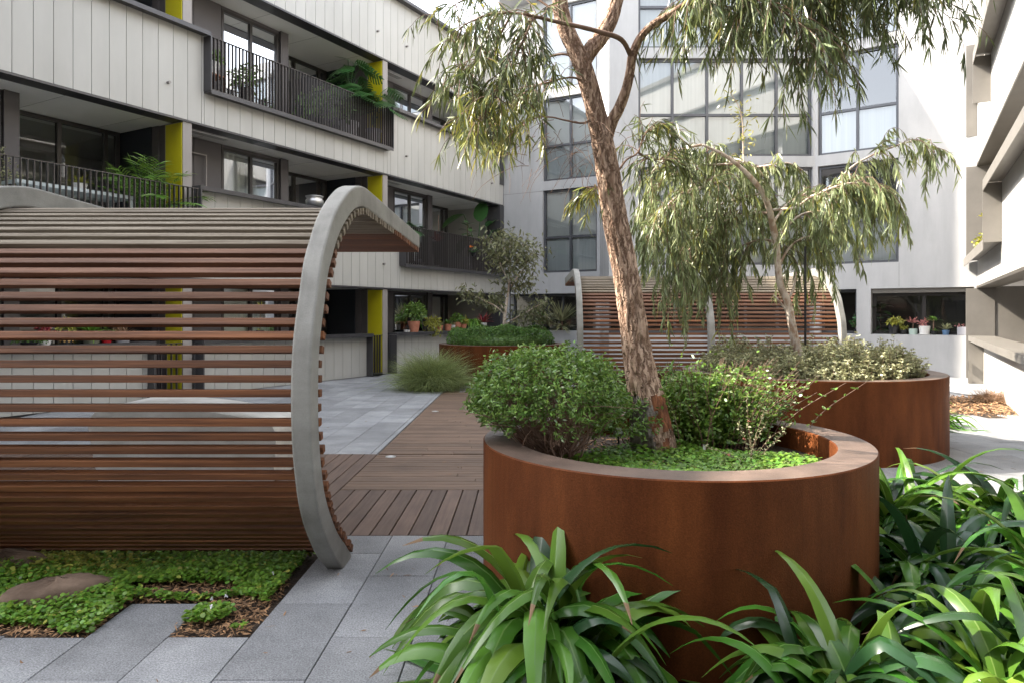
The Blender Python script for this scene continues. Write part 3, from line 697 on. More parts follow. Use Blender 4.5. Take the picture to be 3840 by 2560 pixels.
# ---- big rough barked gum tree in the near planter
def gum_trunk():
    t = thing('gum_tree', 'tall gum tree with rough furrowed bark leaning out of the near planter', 'tree', (.79, 4.3, .72))
    from mathutils import noise as MN
    def nz(S, base):
        def f(i, j):
            a = 2 * math.pi * j / 64; h = S[i][2]; c, q = math.cos(a), math.sin(a)
            v = MN.noise(Vector((c * 3.6 + base, q * 3.6, h * 2.6))) + .6 * MN.noise(Vector((c * 8.5, q * 8.5 + base, h * 7)))
            r = 1 - .13 * max(0, 1 - abs(v) / .26) + .05 * MN.noise(Vector((c * 6, q * 6, h * 24)))
            if base == 0:
                lo = max(0, (1.35 - h) / .6); r *= 1 + .16 * lo * math.cos(2 * (a - .5) + 2 * h) + .06 * lo * math.cos(5 * a + 1)
            return r
        return f
    def limb(pts, w, n=64, per=12, base=1):
        """pts: (px, py, depth), w: widths in photo pixels"""
        P = [at(*p) for p in pts]; S = smooth_path(P, per); k = len(S)
        r = np.interp(np.linspace(0, len(pts) - 1, k), range(len(pts)), [q * p[2] / 2613 / 2 for q, p in zip(w, pts)])
        return tube(S, list(r), n, True, nz(S, base) if n == 64 else None)
    a = MB()
    a.m = 0
    a.add(*limb([(2452, 1735, 4.28), (2443, 1660, 4.28), (2436, 1590, 4.28), (2424, 1500, 4.28), (2404, 1400, 4.28), (2382, 1270, 4.28), (2350, 1050, 4.27), (2302, 800, 4.26), (2272, 600, 4.25), (2236, 430, 4.24), (2186, 250, 4.22), (2135, 140, 4.22), (2108, 60, 4.22), (2098, -40, 4.22), (2090, -400, 4.22)],
                [196, 176, 160, 142, 126, 106, 98, 95, 87, 75, 69, 64, 60, 57, 42], base=0))
    a.add(*limb([(2190, 250, 4.22), (2215, 190, 4.24), (2252, 142, 4.27), (2286, 84, 4.3), (2306, 20, 4.33), (2320, -60, 4.36), (2345, -380, 4.4)], [40, 58, 60, 56, 54, 50, 34]))
    a.add(*limb([(2276, 520, 4.25), (2296, 455, 4.22), (2325, 400, 4.2), (2350, 330, 4.17), (2364, 262, 4.15), (2372, 210, 4.13), (2398, 148, 4.1), (2440, 100, 4.06), (2500, 62, 4.0), (2580, 12, 3.95), (2680, -80, 3.9), (2900, -210, 3.85), (3200, -240, 3.85), (3480, -150, 3.9)], [44, 44, 42, 36, 34, 34, 30, 28, 28, 26, 22, 16, 11, 6]))
    mi = []
    for f in a.f:
        c = Vector((0, 0, 0))
        for i in f: c += Vector(a.v[i])
        c /= len(f); k = 0; u = 1967 + 2613 * c.x / c.y; w = 1180 - 2613 * (c.z - EYE) / c.y; e = 60 * MN.noise(Vector((u * .022, w * .014, 0))) + 30 * MN.noise(Vector((u * .07, w * .03, 5)))
        if c.x < 2 and w > 1480 and c.z < 1.5:
            if 1500 < w + e and u + e * .7 < 2440 + (w - 1500) * .10: k = 1
            elif w + 2 * e > 1460 and w + e * 2 < 1640 and u + e > 2440: k = 2
        mi.append(k)
    T = obj('trunk', a.v, a.f, [MT['bark'], MT['barkgrey'], MT['barkred']], t, smooth=True, mi=mi)
    # thinner limbs
    b = MB()
    LIMBS = [
        [(2368, 215, 4.13), (2330, 150, 4.05), (2254, 122, 4.0), (2160, 98, 3.95), (2088, 83, 3.9), (2000, 62, 3.85), (1921, 50, 3.8), (1830, 60, 3.75), (1740, 96, 3.7), (1690, 150, 3.68)],
        [(2000, 62, 3.85), (1960, 160, 3.8), (1890, 300, 3.75), (1820, 420, 3.7), (1760, 480, 3.66)],
        [(1921, 50, 3.8), (1850, 170, 3.85), (1760, 260, 3.8), (1690, 330, 3.8)],
        [(2180, 236, 4.22), (2120, 205, 4.26), (2060, 214, 4.3), (2000, 246, 4.35), (1920, 296, 4.4), (1840, 330, 4.4), (1760, 380, 4.4)],
        [(2205, 320, 4.22), (2150, 292, 4.16), (2070, 306, 4.1), (1980, 340, 4.0), (1900, 420, 3.95), (1820, 500, 3.9)],
        [(2236, 430, 4.24), (2190, 462, 4.2), (2120, 452, 4.12), (2060, 440, 4.08), (1990, 450, 4.0), (1900, 520, 3.95)],
        [(2105, 60, 4.22), (1980, -20, 4.3), (1850, -40, 4.35), (1720, 10, 4.4), (1640, 80, 4.4)],
        [(2320, 640, 4.28), (2350, 600, 4.36), (2392, 572, 4.45), (2420, 500, 4.5), (2470, 470, 4.55), (2550, 520, 4.6)],
        [(2392, 572, 4.45), (2440, 600, 4.5), (2500, 600, 4.55), (2560, 640, 4.6)],
        [(2680, -80, 3.9), (2780, -20, 3.8), (2900, 20, 3.75), (2990, 90, 3.72), (3060, 190, 3.7)],
        [(2900, -210, 3.85), (3000, -120, 4.2), (3120, -60, 4.3), (3230, -10, 4.35)],
        [(3200, -240, 3.85), (3330, -160, 3.8), (3420, -60, 3.8), (3480, 20, 3.8)],
        [(2580, 12, 3.95), (2640, 0, 4.2), (2720, 40, 4.3), (2800, 110, 4.35)],
        [(3000, -120, 4.2), (3060, 40, 4.1), (3110, 160, 4.1)]]
    for q in LIMBS:
        S = smooth_path([at(*p) for p in q], 5); b.tube(S, list(np.linspace(.017 if q is LIMBS[0] else .007, .0026, len(S))), 6)
    TW = []; rt = random.Random(4)
    def twig(p, d, L, droop, n=6):
        d = Vector(d).normalized(); pts = [Vector(p)]
        for i in range(n):
            d = (d + Vector((rt.gauss(0, .16), rt.gauss(0, .16), rt.gauss(0, .10) - droop))).normalized(); pts.append(pts[-1] + d * L / n)
        return pts
    def spray(limb, per_m, L, droop, up=.3, skip=0.0):
        S = smooth_path([at(*p) for p in limb], 6)
        for i in range(int(len(S) * skip), len(S) - 1):
            seg = Vector(S[i + 1]) - Vector(S[i]); cnt = seg.length * per_m; cnt = int(cnt) + (1 if rt.random() < cnt % 1 else 0)
            for _ in range(cnt):
                p = Vector(S[i]) + seg * rt.random()
                d = Vector((rt.gauss(0, 1), rt.gauss(0, 1), rt.gauss(up, .5))) + seg.normalized() * .7
                TW.append(twig(p, d, L * rt.uniform(.5, 1.25), droop))
    spray(LIMBS[0], 60, .30, .20, skip=.5); spray(LIMBS[1], 74, .28, .24); spray(LIMBS[2], 60, .28, .22, skip=.15)
    spray(LIMBS[3], 52, .28, .22, skip=.3); spray(LIMBS[4], 64, .26, .24, skip=.3); spray(LIMBS[5], 36, .26, .24, skip=.6); spray(LIMBS[6], 36, .30, .16, skip=.35)
    spray(LIMBS[7], 60, .24, .16, skip=.4); spray(LIMBS[8], 80, .24, .18, skip=.2)
    for q, n, L in ((9, 80, .42), (10, 95, .46), (11, 80, .38), (12, 80, .34), (13, 90, .40)): spray(LIMBS[q], n, L, .30, up=0)
    main = [(2440, 100, 4.06), (2500, 62, 4.0), (2580, 12, 3.95), (2680, -80, 3.9), (2900, -210, 3.85), (3200, -240, 3.85), (3480, -150, 3.9)]
    spray(main, 95, .50, .32, up=-.1, skip=.22)
    # the clump left of the trunk and bare hanging twigs
    spray([(2262, 690, 4.3), (2230, 715, 4.35), (2200, 730, 4.4)], 110, .16, .3)
    # the rest of the crown, above the picture: boughs whose leaves dapple the light on the right of the court
    top = Vector(at(2090, -400, 4.22)); ru = random.Random(17)
    for k in range(20):
        a_ = k * 2.4; q = [top + Vector((0, 0, -.5 + .12 * k))]; rad = ru.uniform(1.4, 3.3)
        for u in (.4, .7, 1.0): q.append(top + Vector((math.cos(a_) * rad * u - 1.1 * u, math.sin(a_) * rad * u + 2.7 * u, 1.5 + .09 * k + .5 * u + ru.gauss(0, .15))))
        S = smooth_path(q, 5); b.tube(S, list(np.linspace(.03, .006, len(S))), 6)
        for i in range(6, len(S)):
            for _ in range(11): TW.append(twig(Vector(S[i]) + Vector((ru.gauss(0, .12), ru.gauss(0, .12), ru.gauss(0, .1))), (ru.gauss(0, 1), ru.gauss(0, 1), ru.gauss(.2, .4)), ru.uniform(.25, .5), .16))
    for pts in TW: b.tube(pts, list(np.linspace(.0030, .0012, len(pts))), 4, cap=False)
    for k in range(46):
        px = rt.uniform(1960, 2270); py = rt.uniform(440, 640); p = at(px, py, rt.uniform(4.0, 4.5))
        pts = twig(p, (rt.gauss(-.5, .6), rt.gauss(0, .5), rt.uniform(-.6, .5)), rt.uniform(.2, .5), .20, 8); b.tube(pts, list(np.linspace(.0020, .0009, len(pts))), 4, cap=False)
    obj('branches', b.v, b.f, MT['twig'], t, smooth=True)
    pos = []; dr = []
    for pts in TW:
        n = len(pts); cnt = int(11 * sum((pts[i + 1] - pts[i]).length for i in range(n - 1)) / .30) + 5
        for q in range(cnt):
            u = rt.uniform(.12, 1) * (n - 1); i = min(n - 2, int(u)); p = pts[i].lerp(pts[i + 1], u - i); tdir = (pts[i + 1] - pts[i]).normalized()
            d = tdir * .7 + Vector((rt.gauss(0, .5), rt.gauss(0, .5), rt.gauss(-.75, .35))); pos.append(p); dr.append(d)
    pos = np.array(pos); dr = np.array(dr); n = len(pos)
    yellow = (pos[:, 2] < 2.75) & (pos[:, 0] < .6) & (RNG.random(n) < .45)
    mi = np.where(yellow | (RNG.random(n) < .04), 1, 0)
    leaves('crown', pos, dr, RNG.uniform(.06, .125, n), RNG.uniform(.0068, .0115, n), [MT['euc'], MT['eucy']], t, droop=RNG.uniform(.0, .35, n), mi=mi)
    print('gum leaves', n)
gum_trunk()
# ---- weeping gum in the second planter
def weeping():
    t = thing('gum_tree', 'weeping gum tree with smooth pale trunk and drooping leaves in the second planter', 'tree', (3.5, 8.75, .74))
    Y = 8.75; rt = random.Random(21); a = MB()
    def limb(pts, w, n=14):
        P = [at(p[0], p[1], p[2] if len(p) > 2 else Y) for p in pts]; S = smooth_path(P, 6); r = np.interp(np.linspace(0, len(pts) - 1, len(S)), range(len(pts)), [q * Y / 2613 / 2 for q in w])
        nzs = random.Random(3); a.tube(S, list(r), n); return S
    limb([(3008, 1400), (3003, 1355), (2980, 1272), (2964, 1188), (2951, 1127), (2926, 1066), (2916, 983), (2911, 911, 8.7), (2896, 840, 8.6), (2886, 790, 8.5), (2862, 727, 8.38), (2817, 668, 8.26), (2762, 616, 8.15), (2706, 577, 8.05), (2634, 544, 7.95)], [38, 33, 32, 30, 27, 26, 25, 25, 24, 22, 20, 17, 14, 11, 7])
    LM = [
        [(2886, 790, 8.75), (2930, 785, 8.5), (2985, 778, 8.3), (3040, 740, 8.2), (3123, 694, 8.1), (3195, 627, 8.0), (3261, 588, 7.95), (3372, 544, 7.9), (3450, 530, 7.9), (3505, 575, 7.9)],
        [(3040, 740, 8.2), (3110, 710, 8.0), (3180, 690, 7.9), (3260, 690, 7.85), (3330, 720, 7.8)],
        [(2740, 605, 8.2), (2790, 618, 8.5), (2845, 627, 8.6), (2950, 612, 8.3), (3010, 640, 8.3)],
        [(2817, 668, 8.75), (2740, 672, 8.8), (2640, 700, 8.6), (2550, 730, 8.3), (2480, 800, 8.25), (2430, 880, 8.2)],
        [(2762, 616, 8.75), (2660, 620, 8.9), (2560, 640, 9.0), (2480, 690, 9.0), (2420, 760, 9.0)],
        [(2890, 800, 8.75), (2820, 800, 8.95), (2740, 820, 9.0), (2660, 860, 8.9), (2590, 930, 8.7), (2540, 1010, 8.5)],
        [(2862, 727, 8.75), (2790, 740, 9.0), (2700, 770, 9.2), (2610, 830, 9.3), (2540, 910, 9.3)],
        [(2911, 911, 8.75), (2860, 900, 8.95), (2790, 920, 9.1), (2720, 970, 9.1), (2680, 1030, 9.0)],
        [(2912, 900, 8.75), (2960, 840, 8.8), (3020, 800, 8.7), (3090, 800, 8.6), (3150, 840, 8.5)],
        [(2920, 1000, 8.75), (2960, 930, 8.9), (3020, 890, 9.0), (3090, 890, 9.0)],
        [(2896, 840, 8.75), (2960, 760, 9.0), (3050, 720, 9.1), (3140, 740, 9.2)],
        [(2634, 544, 8.75), (2560, 560, 8.7), (2490, 600, 8.6), (2440, 650, 8.6)]]
    for q in LM: limb(q, list(np.linspace(11, 4, len(q))), 8)
    limb([(2951, 1127), (2975, 1085), (2986, 1020)], [12, 10, 5], 8); limb([(2964, 1188), (2930, 1140), (2900, 1105)], [12, 9, 4], 8)
    limb([(2790, 640), (2787, 560), (2785, 470), (2770, 400), (2735, 345)], [6, 5, 4, 4, 3], 6)
    obj('trunk', a.v, a.f, MT['smooth'], t, smooth=True)
    b = MB(); TW = []
    def twig(p, d, L, droop, n=7):
        d = Vector(d).normalized(); pts = [Vector(p)]
        for i in range(n):
            d = (d + Vector((rt.gauss(0, .10), rt.gauss(0, .10), -droop + rt.gauss(0, .05)))).normalized(); pts.append(pts[-1] + d * L / n)
        return pts
    def spray(q, per_m, L, skip=.2, out=.5):
        S = smooth_path([at(*p) for p in q], 6)
        for i in range(int(len(S) * skip), len(S) - 1):
            seg = Vector(S[i + 1]) - Vector(S[i]); c = seg.length * per_m; c = int(c) + (rt.random() < c % 1)
            for _ in range(c):
                d = Vector((rt.gauss(0, out), rt.gauss(0, out), rt.uniform(-.4, 1.0))) + seg.normalized() * .5
                lift = rt.random() < .4; TW.append(twig(Vector(S[i]) + seg * rt.random(), d, (.45 if lift else 1) * L * rt.uniform(.45, 1.15), .26 if lift else .55))
    for i, (n, L, s) in enumerate(((26, .58, .45), (66, .9, .05), (46, .45, .1), (48, 1.05, .22), (42, 1.15, .2), (52, 1.0, .2), (46, 1.1, .2), (46, .85, .2), (58, .75, .3), (58, .85, .2), (52, .8, .2), (26, .7, .1))): spray(LM[i], n, L, s)
    spray([(2896, 840, 9.05), (2886, 790, 9.05), (2862, 727, 9.05), (2817, 668, 9.05), (2762, 616, 9.0), (2706, 577, 8.95), (2634, 544, 8.8)], 62, .50, .1, .8)
    for pts in TW: b.tube(pts, list(np.linspace(.004, .0015, len(pts))), 4, cap=False)
    obj('branches', b.v, b.f, MT['twig'], t, smooth=True)
    pos = []; dr = []
    for pts in TW:
        n = len(pts); cnt = int(sum((pts[i + 1] - pts[i]).length for i in range(n - 1)) * 42) + 4
        for _ in range(cnt):
            u = rt.uniform(.1, 1) * (n - 1); i = min(n - 2, int(u)); p = pts[i].lerp(pts[i + 1], u - i)
            pos.append(p); dr.append((pts[i + 1] - pts[i]).normalized() * .6 + Vector((rt.gauss(0, .38), rt.gauss(0, .38), rt.gauss(-.9, .3))))
    # upright pale shoot
    k0 = len(pos)
    for _ in range(110):
        u = rt.random(); p = Vector(at(2787 - 50 * max(0, u - .6) / .4 + rt.gauss(0, 30), 590 - 260 * u, 8.75 + rt.gauss(0, .08))); pos.append(p); dr.append((rt.gauss(0, 1), rt.gauss(0, 1), rt.gauss(-.2, .6)))
    n = len(pos); mi = np.where(RNG.random(n) < .07, 1, 0); mi[k0:] = 1
    L_ = RNG.uniform(.09, .165, n); L_[k0:] *= .55
    leaves('crown', pos, dr, L_, RNG.uniform(.014, .022, n), [MT['eucb'], MT['eucy']], t, droop=RNG.uniform(0, .3, n), mi=mi)
    print('weeping leaves', n)
weeping()
def stake(label, px, p0, p1, Y):
    m = MB(); a = at(px, p0, Y); b = at(px, p1, Y); m.tube([(a[0], a[1], a[2] - .25), a, b], .014, 10)
    o = m.build('tree_stake', MT['black']); tag(o, label, 'stake', 'black steel tree stakes')
stake('tall black stake beside the weeping gum trunk', 3020, 1335, 925, 8.6)
stake('black stake tied to the young tree in the distant planter', 1913, 1250, 1066, 16.75)
# ---- young tree in the far planter
def young():
    t = thing('young_tree', 'young multi branched tree with pale olive leaves, staked in the distant hedge filled planter', 'tree', (-.45, 16.8, .8)); Y = 16.8; rt = random.Random(8); a = MB()
    BR = [[(1891, 1240), (1893, 1180), (1900, 1133), (1908, 1080), (1912, 1020), (1915, 960), (1912, 890)],
          [(1893, 1180), (1860, 1150), (1820, 1130), (1780, 1110), (1740, 1085)], [(1893, 1170), (1870, 1130), (1850, 1120)],
          [(1895, 1215), (1930, 1195), (1975, 1170), (2010, 1150), (2050, 1130)], [(1905, 1090), (1940, 1040), (1975, 990), (2000, 940)], [(1908, 1060), (1880, 1000), (1860, 950), (1835, 900)],
          [(1912, 1020), (1950, 960), (1965, 910)], [(1912, 1000), (1890, 940), (1888, 880)], [(1905, 1090), (1940, 1080), (1990, 1060)], [(1975, 1170), (2010, 1185), (2050, 1190)]]
    pos = []; dr = []
    for k, q in enumerate(BR):
        dz = rt.uniform(-.4, .4) if k else 0
        S = smooth_path([at(p[0], p[1], Y + dz * i / len(q)) for i, p in enumerate(q)], 5); a.tube(S, list(np.linspace(.05 if k == 0 else .02, .007, len(S))), 8)
        if k == 0: S = S[int(len(S) * .55):]
        for _ in range(300 if k in (0, 4, 5, 6, 7) else 190):
            i = int(len(S) * (.2 + .8 * rt.random() ** .7)) if k else int(rt.random() * len(S)); i = min(i, len(S) - 1); sp = .20 if k in (0, 4, 5, 6, 7) else .13
            pos.append(np.array(S[i]) + np.array([rt.gauss(0, sp), rt.gauss(0, sp), rt.gauss(0, sp * .8)])); dr.append((rt.gauss(0, 1), rt.gauss(0, 1), rt.gauss(-.7, .5)))
    obj('trunk', a.v, a.f, MT['smooth'], t, smooth=True); n = len(pos)
    leaves('crown', pos, dr, RNG.uniform(.08, .15, n), RNG.uniform(.03, .055, n), MT['small'], t, droop=.2)
young()
# ---- shrubs
def shell_points(n, c, r, lo=.78, hi=1.05, zmin=-.5, seed=1, lump=.12):
    g = np.random.default_rng(seed); d = unit(g.normal(size=(n * 2, 3))); d = d[d[:, 2] > zmin][:n]
    f = 1 + lump * np.sin(d[:, 0] * 7 + seed) * np.sin(d[:, 1] * 6 + 1.3 * seed) + lump * .6 * np.sin(d[:, 2] * 11 + d[:, 0] * 9)
    q = g.uniform(lo, hi, len(d)) * f
    return np.array(c) + d * np.array(r) * q[:, None], d
def shrub_stems(parent, base, targets, r0, m='twig', seed=1):
    rs = random.Random(seed); b = MB()
    for tg in targets:
        p0 = Vector(base) + Vector((rs.gauss(0, .035), rs.gauss(0, .035), 0)); p3 = Vector(tg); mid = p0.lerp(p3, .5) + Vector((rs.gauss(0, .05), rs.gauss(0, .05), -.02)); q = p0.lerp(mid, .5) + Vector((rs.gauss(0, .02), rs.gauss(0, .02), 0))
        b.tube(smooth_path([p0, q, mid, p3], 3), list(np.linspace(r0, .0016, 10)), 5, cap=False)
        for _ in range(3):
            u = rs.uniform(.45, .9); s = p0.lerp(p3, u) + Vector((0, 0, 0)); e = s + Vector((rs.gauss(0, .1), rs.gauss(0, .1), rs.uniform(0, .12))); b.tube([s, s.lerp(e, .5) + Vector((0, 0, .01)), e], [.0025, .002, .001], 4, cap=False)
    return obj('stems', b.v, b.f, MT[m], parent, smooth=True)
def tufts(pos, out, rt, k, spread, up=.5):
    P = []; D = []
    for p, o in zip(pos, out):
        ax = np.array(o) * .8 + np.array([0, 0, up]); ax = ax / np.linalg.norm(ax)
        for i in range(k):
            P.append(p + ax * spread * (i / k) + RNG.normal(size=3) * spread * .12); v = RNG.normal(size=3); v -= ax * v.dot(ax); v /= np.linalg.norm(v) + 1e-6; D.append(v + ax * (.25 + .7 * i / k))
    return np.array(P), np.array(D)
def round_shrub():
    t = thing('round_shrub', 'round leafy shrub with bare tangled stems at the left rim of the near planter', 'shrub', (.13, 3.95, .73))
    c = np.array([.125, 3.99, 1.085]); r = np.array([.42, .40, .275])
    p, d = shell_points(2900, c, r, .74, 1.03, -.70, 3, .09)
    keep = (p[:, 2] > 1.02) | ((p[:, 0] < -.05) & (RNG.random(len(p)) < .6)) | ((p[:, 1] > 4.05) & (RNG.random(len(p)) < .35)) | (RNG.random(len(p)) < .12); p = p[keep]; d = d[keep]; d[:, 2] = np.abs(d[:, 2])
    # a skirt trailing towards the trunk on the right
    p2, d2 = shell_points(420, c + np.array([.42, .24, -.18]), np.array([.24, .24, .20]), .5, 1.05, -.3, 5)
    P, D = tufts(np.vstack([p, p2]), np.vstack([d, d2]), None, 6, .045)
    n = len(P); leaves('foliage', P, D, RNG.uniform(.020, .034, n), RNG.uniform(.009, .0135, n), MT['shrub'], t, droop=.15, prof=(.25, .95, .8, .05))
    shrub_stems(t, (.20, 3.95, .72), [p[i] * .95 + c * .05 for i in range(0, len(p), 16)], .0065, seed=2)
round_shrub()
def bright_shrub():
    t = thing('leafy_shrub', 'upright bright green shrub with open sprays behind and right of the rough gum trunk', 'shrub', (1.15, 4.62, .73))
    rs = random.Random(14); b = MB(); pos = []; out = []
    for k in range(290):
        bx, by = 1.18 + rs.gauss(0, .20), 4.58 + rs.gauss(0, .14); h = rs.uniform(.28, .56); lean = (bx - 1.18) * .75 + rs.gauss(.03, .10); ly = (by - 4.58) * .6 + rs.gauss(0, .06)
        pts = smooth_path([(bx, by, .72), (bx + lean * .3, by + ly * .3, .72 + h * .5), (bx + lean, by + ly, .72 + h)], 5); b.tube(pts, list(np.linspace(.004, .0014, len(pts))), 5, cap=False)
        for i in range(13):
            u = .22 + .78 * i / 12; q = np.array(pts[min(len(pts) - 1, int(u * (len(pts) - 1)))]); a = i * 1.57 + rs.random()
            for s_ in (0, math.pi): pos.append(q + np.array([rs.gauss(0, .006), rs.gauss(0, .006), 0])); out.append((math.cos(a + s_), math.sin(a + s_), rs.uniform(.1, .8)))
    # leafy skirt down to the soil and a few sprays arching right
    for k in range(12):
        bx, by = 1.35 + rs.gauss(0, .1), 4.5 + rs.gauss(0, .1); pts = smooth_path([(bx, by, .75), (bx + .15, by - .03, .95 + rs.uniform(-.1, .1)), (bx + rs.uniform(.16, .30), by - .08, 1.02 + rs.uniform(-.16, .18))], 5); b.tube(pts, list(np.linspace(.0035, .0012, len(pts))), 5, cap=False)
        for i in range(11):
            q = np.array(pts[min(len(pts) - 1, 3 + i * 7 // 11)]); a = i * 1.57 + rs.random()
            for s_ in (0, math.pi): pos.append(q + RNG.normal(size=3) * .008); out.append((math.cos(a + s_), math.sin(a + s_), rs.uniform(.0, .7)))
    g = np.random.default_rng(5)
    for k in range(9000):
        v = g.normal(size=3); v *= g.random() ** .33 / np.linalg.norm(v); pos.append(np.array([1.17, 4.52, .93]) + v * np.array([.33, .19, .27]) if k % 2 else np.array([1.14 + g.normal() * .20, 4.46 + g.normal() * .09, .78 + abs(g.normal()) * .17])); out.append(g.normal(size=3))
    obj('stems', b.v, b.f, MT['twig'], t, smooth=True); n = len(pos)
    leaves('foliage', pos, out, RNG.uniform(.022, .04, n), RNG.uniform(.011, .018, n), MT['shrubb'], t, droop=.15, prof=(.25, .95, .85, .05))
bright_shrub()
def flower_sprig():
    t = thing('flowering_sprig', 'thin arching sprig with tiny leaves and pink buds by the near planter rim', 'shrub', (1.30, 3.93, .73)); rs = random.Random(5); b = MB(); pos = []; out = []; fl = []
    for ex, ez in ((-.22, .10), (-.10, .24), (-.04, .38), (.12, .24), (.20, .18), (.05, .12), (-.14, .06), (.22, .24), (.10, .30)):
        bx = 1.27 + rs.gauss(0, .02); by = 3.9; pts = smooth_path([(bx, by, .73), (bx + ex * .45, by + rs.gauss(0, .03), .73 + ez * .55), (bx + ex, by + rs.gauss(0, .06), .73 + ez)], 6); b.tube(pts, list(np.linspace(.0026, .001, len(pts))), 5, cap=False)
        for i in range(34): q = np.array(pts[rs.randrange(2, len(pts))]); pos.append(q + RNG.normal(size=3) * .004); out.append((rs.gauss(0, 1), rs.gauss(0, 1), rs.gauss(.2, .6)))
        fl.append(np.array(pts[len(pts) // 2 + 1]) + (0, -.008, .006))
    obj('stems', b.v, b.f, MT['twig'], t, smooth=True); n = len(pos)
    leaves('foliage', pos, out, RNG.uniform(.012, .022, n), RNG.uniform(.006, .010, n), MT['silver'], t, droop=.1, prof=(.3, 1, .8, .1))
    fp = np.repeat(np.array(fl[:3]), 5, 0); leaves('buds', fp, RNG.normal(size=(15, 3)), .011, .005, MT['pinkf'], t, prof=(.4, 1, .3))
flower_sprig()
def hedge_far():
    t = thing('clipped_hedge', 'dense dark green clipped hedge filling the distant planter', 'hedge', (-.53, 16.8, .8)); P = []; D = []
    g = np.random.default_rng(9)
    a = g.uniform(0, 2 * math.pi, 5200); rr_ = np.sqrt(g.random(5200)) * 1.27; x = rr_ * np.cos(a); y = rr_ * np.sin(a)
    h = .34 + .04 * np.sin(x * 3 + 1) + .05 * np.sin(y * 4) + .03 * np.sin(x * 9) - .10 * np.exp(-((x - .25) ** 2 / .15 + (y) ** 2 / .5)); edge = np.clip((1.29 - rr_) / .22, 0, 1); h = h * (1 - (1 - edge) ** 3 * .9) 
    z = .86 + h * np.where(g.random(5200) < .5, g.uniform(.0, 1, 5200), 1.0)
    pos = np.stack([x - .53 - .05, y + 16.8, z], 1); d = np.stack([x * .5, y * .5, np.full_like(x, .8)], 1) + g.normal(size=(5200, 3)) * .3
    P, D = tufts(pos, unit(d), None, 5, .05, .5); n = len(P)
    leaves('foliage', P, D, RNG.uniform(.028, .05, n), RNG.uniform(.015, .024, n), MT['hedge'], t, droop=.1, prof=(.3, 1, .8, .1))
    b = MB(); b.lathe([(1.05, -.06), (1.12, .10), (1.02, .2), (.6, .22), (.1, .22)], 24, (-.58, 16.8, .86)); b.build('dense_core', MT['hedge'], t, smooth=True)
hedge_far()
def silver_bush():
    lab = ['grey green shrub mass with small round leaves filling the second planter', ]
    t = thing('grey_leaved_shrub', lab[0], 'shrub', (3.51, 8.67, .74)); g = np.random.default_rng(12); n0 = 1150; b = MB(); P = []; D = []
    a = g.uniform(0, 2 * math.pi, n0); r_ = np.sqrt(g.random(n0)) * 1.27; rs = random.Random(2)
    for i in range(n0):
        x, y = 3.51 + r_[i] * math.cos(a[i]), 8.67 + r_[i] * math.sin(a[i]); h = .34 + .13 * rs.random() + (.11 if rs.random() < .25 else 0); h *= .82 + .18 * math.sin(x * 4 + y * 3)
        if r_[i] > 1.15: h *= .75
        if x > 4.45 and y < 8.2 : continue
        lx, ly = rs.gauss(0, .05) + .05 * math.cos(a[i]), rs.gauss(0, .05) + .05 * math.sin(a[i])
        p0 = np.array([x, y, .74]); p1 = np.array([x + lx, y + ly, .74 + h]); b.tube([p0, (p0 + p1) / 2, p1], [.004, .003, .0015], 4, cap=False)
        for k in range(24):
            u = 1 - .66 * (k / 24) ** 1.0; q = p0 + (p1 - p0) * u + np.array([rs.gauss(0, .018), rs.gauss(0, .018), rs.gauss(0, .012)]); an = k * 1.7 + rs.random(); P.append(q); D.append((math.cos(an), math.sin(an), rs.uniform(.1, .9))); P.append(q); D.append((-math.cos(an), -math.sin(an), rs.uniform(.1, .9)))
    obj('stems', b.v, b.f, MT['twig'], t); n = len(P)
    leaves('foliage', P, D, RNG.uniform(.022, .038, n), RNG.uniform(.016, .025, n), MT['silver'], t, droop=.1, prof=(.35, 1, .95, .25))
silver_bush()
# ---- tussock of long grass and dry tussocks
def tussock(label, x, y, n, L, m, spread, group=None, z=0, w=.006, name='grass_tussock', droop=1.0):
    t = thing(name, label, 'grass', (x, y, z), group); g = np.random.default_rng(int(abs(x) * 100) + n); V = np.empty((n, 7, 2, 3))
    az = g.uniform(0, 2 * math.pi, n); el = g.uniform(.55, 1.5, n); ln = L * g.uniform(.55, 1.1, n)
    d = np.stack([np.cos(az) * np.cos(el), np.sin(az) * np.cos(el), np.sin(el)], 1); p = np.stack([x + spread * g.normal(size=n), y + spread * g.normal(size=n), np.full(n, z)], 1); side = unit(np.cross(d, np.stack([g.normal(size=n), g.normal(size=n), np.ones(n)], 1)))
    for i in range(7):
        ww = w * (1 - (i / 6) ** 2 * .95); V[:, i, 0] = p - side * ww / 2; V[:, i, 1] = p + side * ww / 2
        p = p + d * (ln / 6)[:, None]; d = unit(d + np.stack([np.cos(az) * .10, np.sin(az) * .10, -.30 * droop * np.ones(n)], 1) + g.normal(size=(n, 3)) * .05); p[:, 2] = np.maximum(p[:, 2], z + .01)
    base = (np.arange(n) * 14)[:, None]; F = np.concatenate([base + np.array([[2 * i, 2 * i + 1, 2 * i + 3, 2 * i + 2]]) for i in range(6)], 1).reshape(-1, 4)
    obj('blades', V.reshape(-1, 3), F, MT[m], t, smooth=True); return t
tussock('big arching green grass tussock at the foot of the distant planter', -1.95, 14.75, 6000, 1.12, 'grassb', .20, droop=.85, w=.008)
G2 = 'dried grass tussocks in the mulch'
tussock('brown dry grass tussock in the mulch close against the second planter', 7.05, 12.5, 900, .42, 'drygrass', .12, G2, 0)
tussock('brown dry grass tussock in the mulch next to the white clad wall', 8.45, 12.6, 900, .42, 'drygrass', .12, G2, 0)
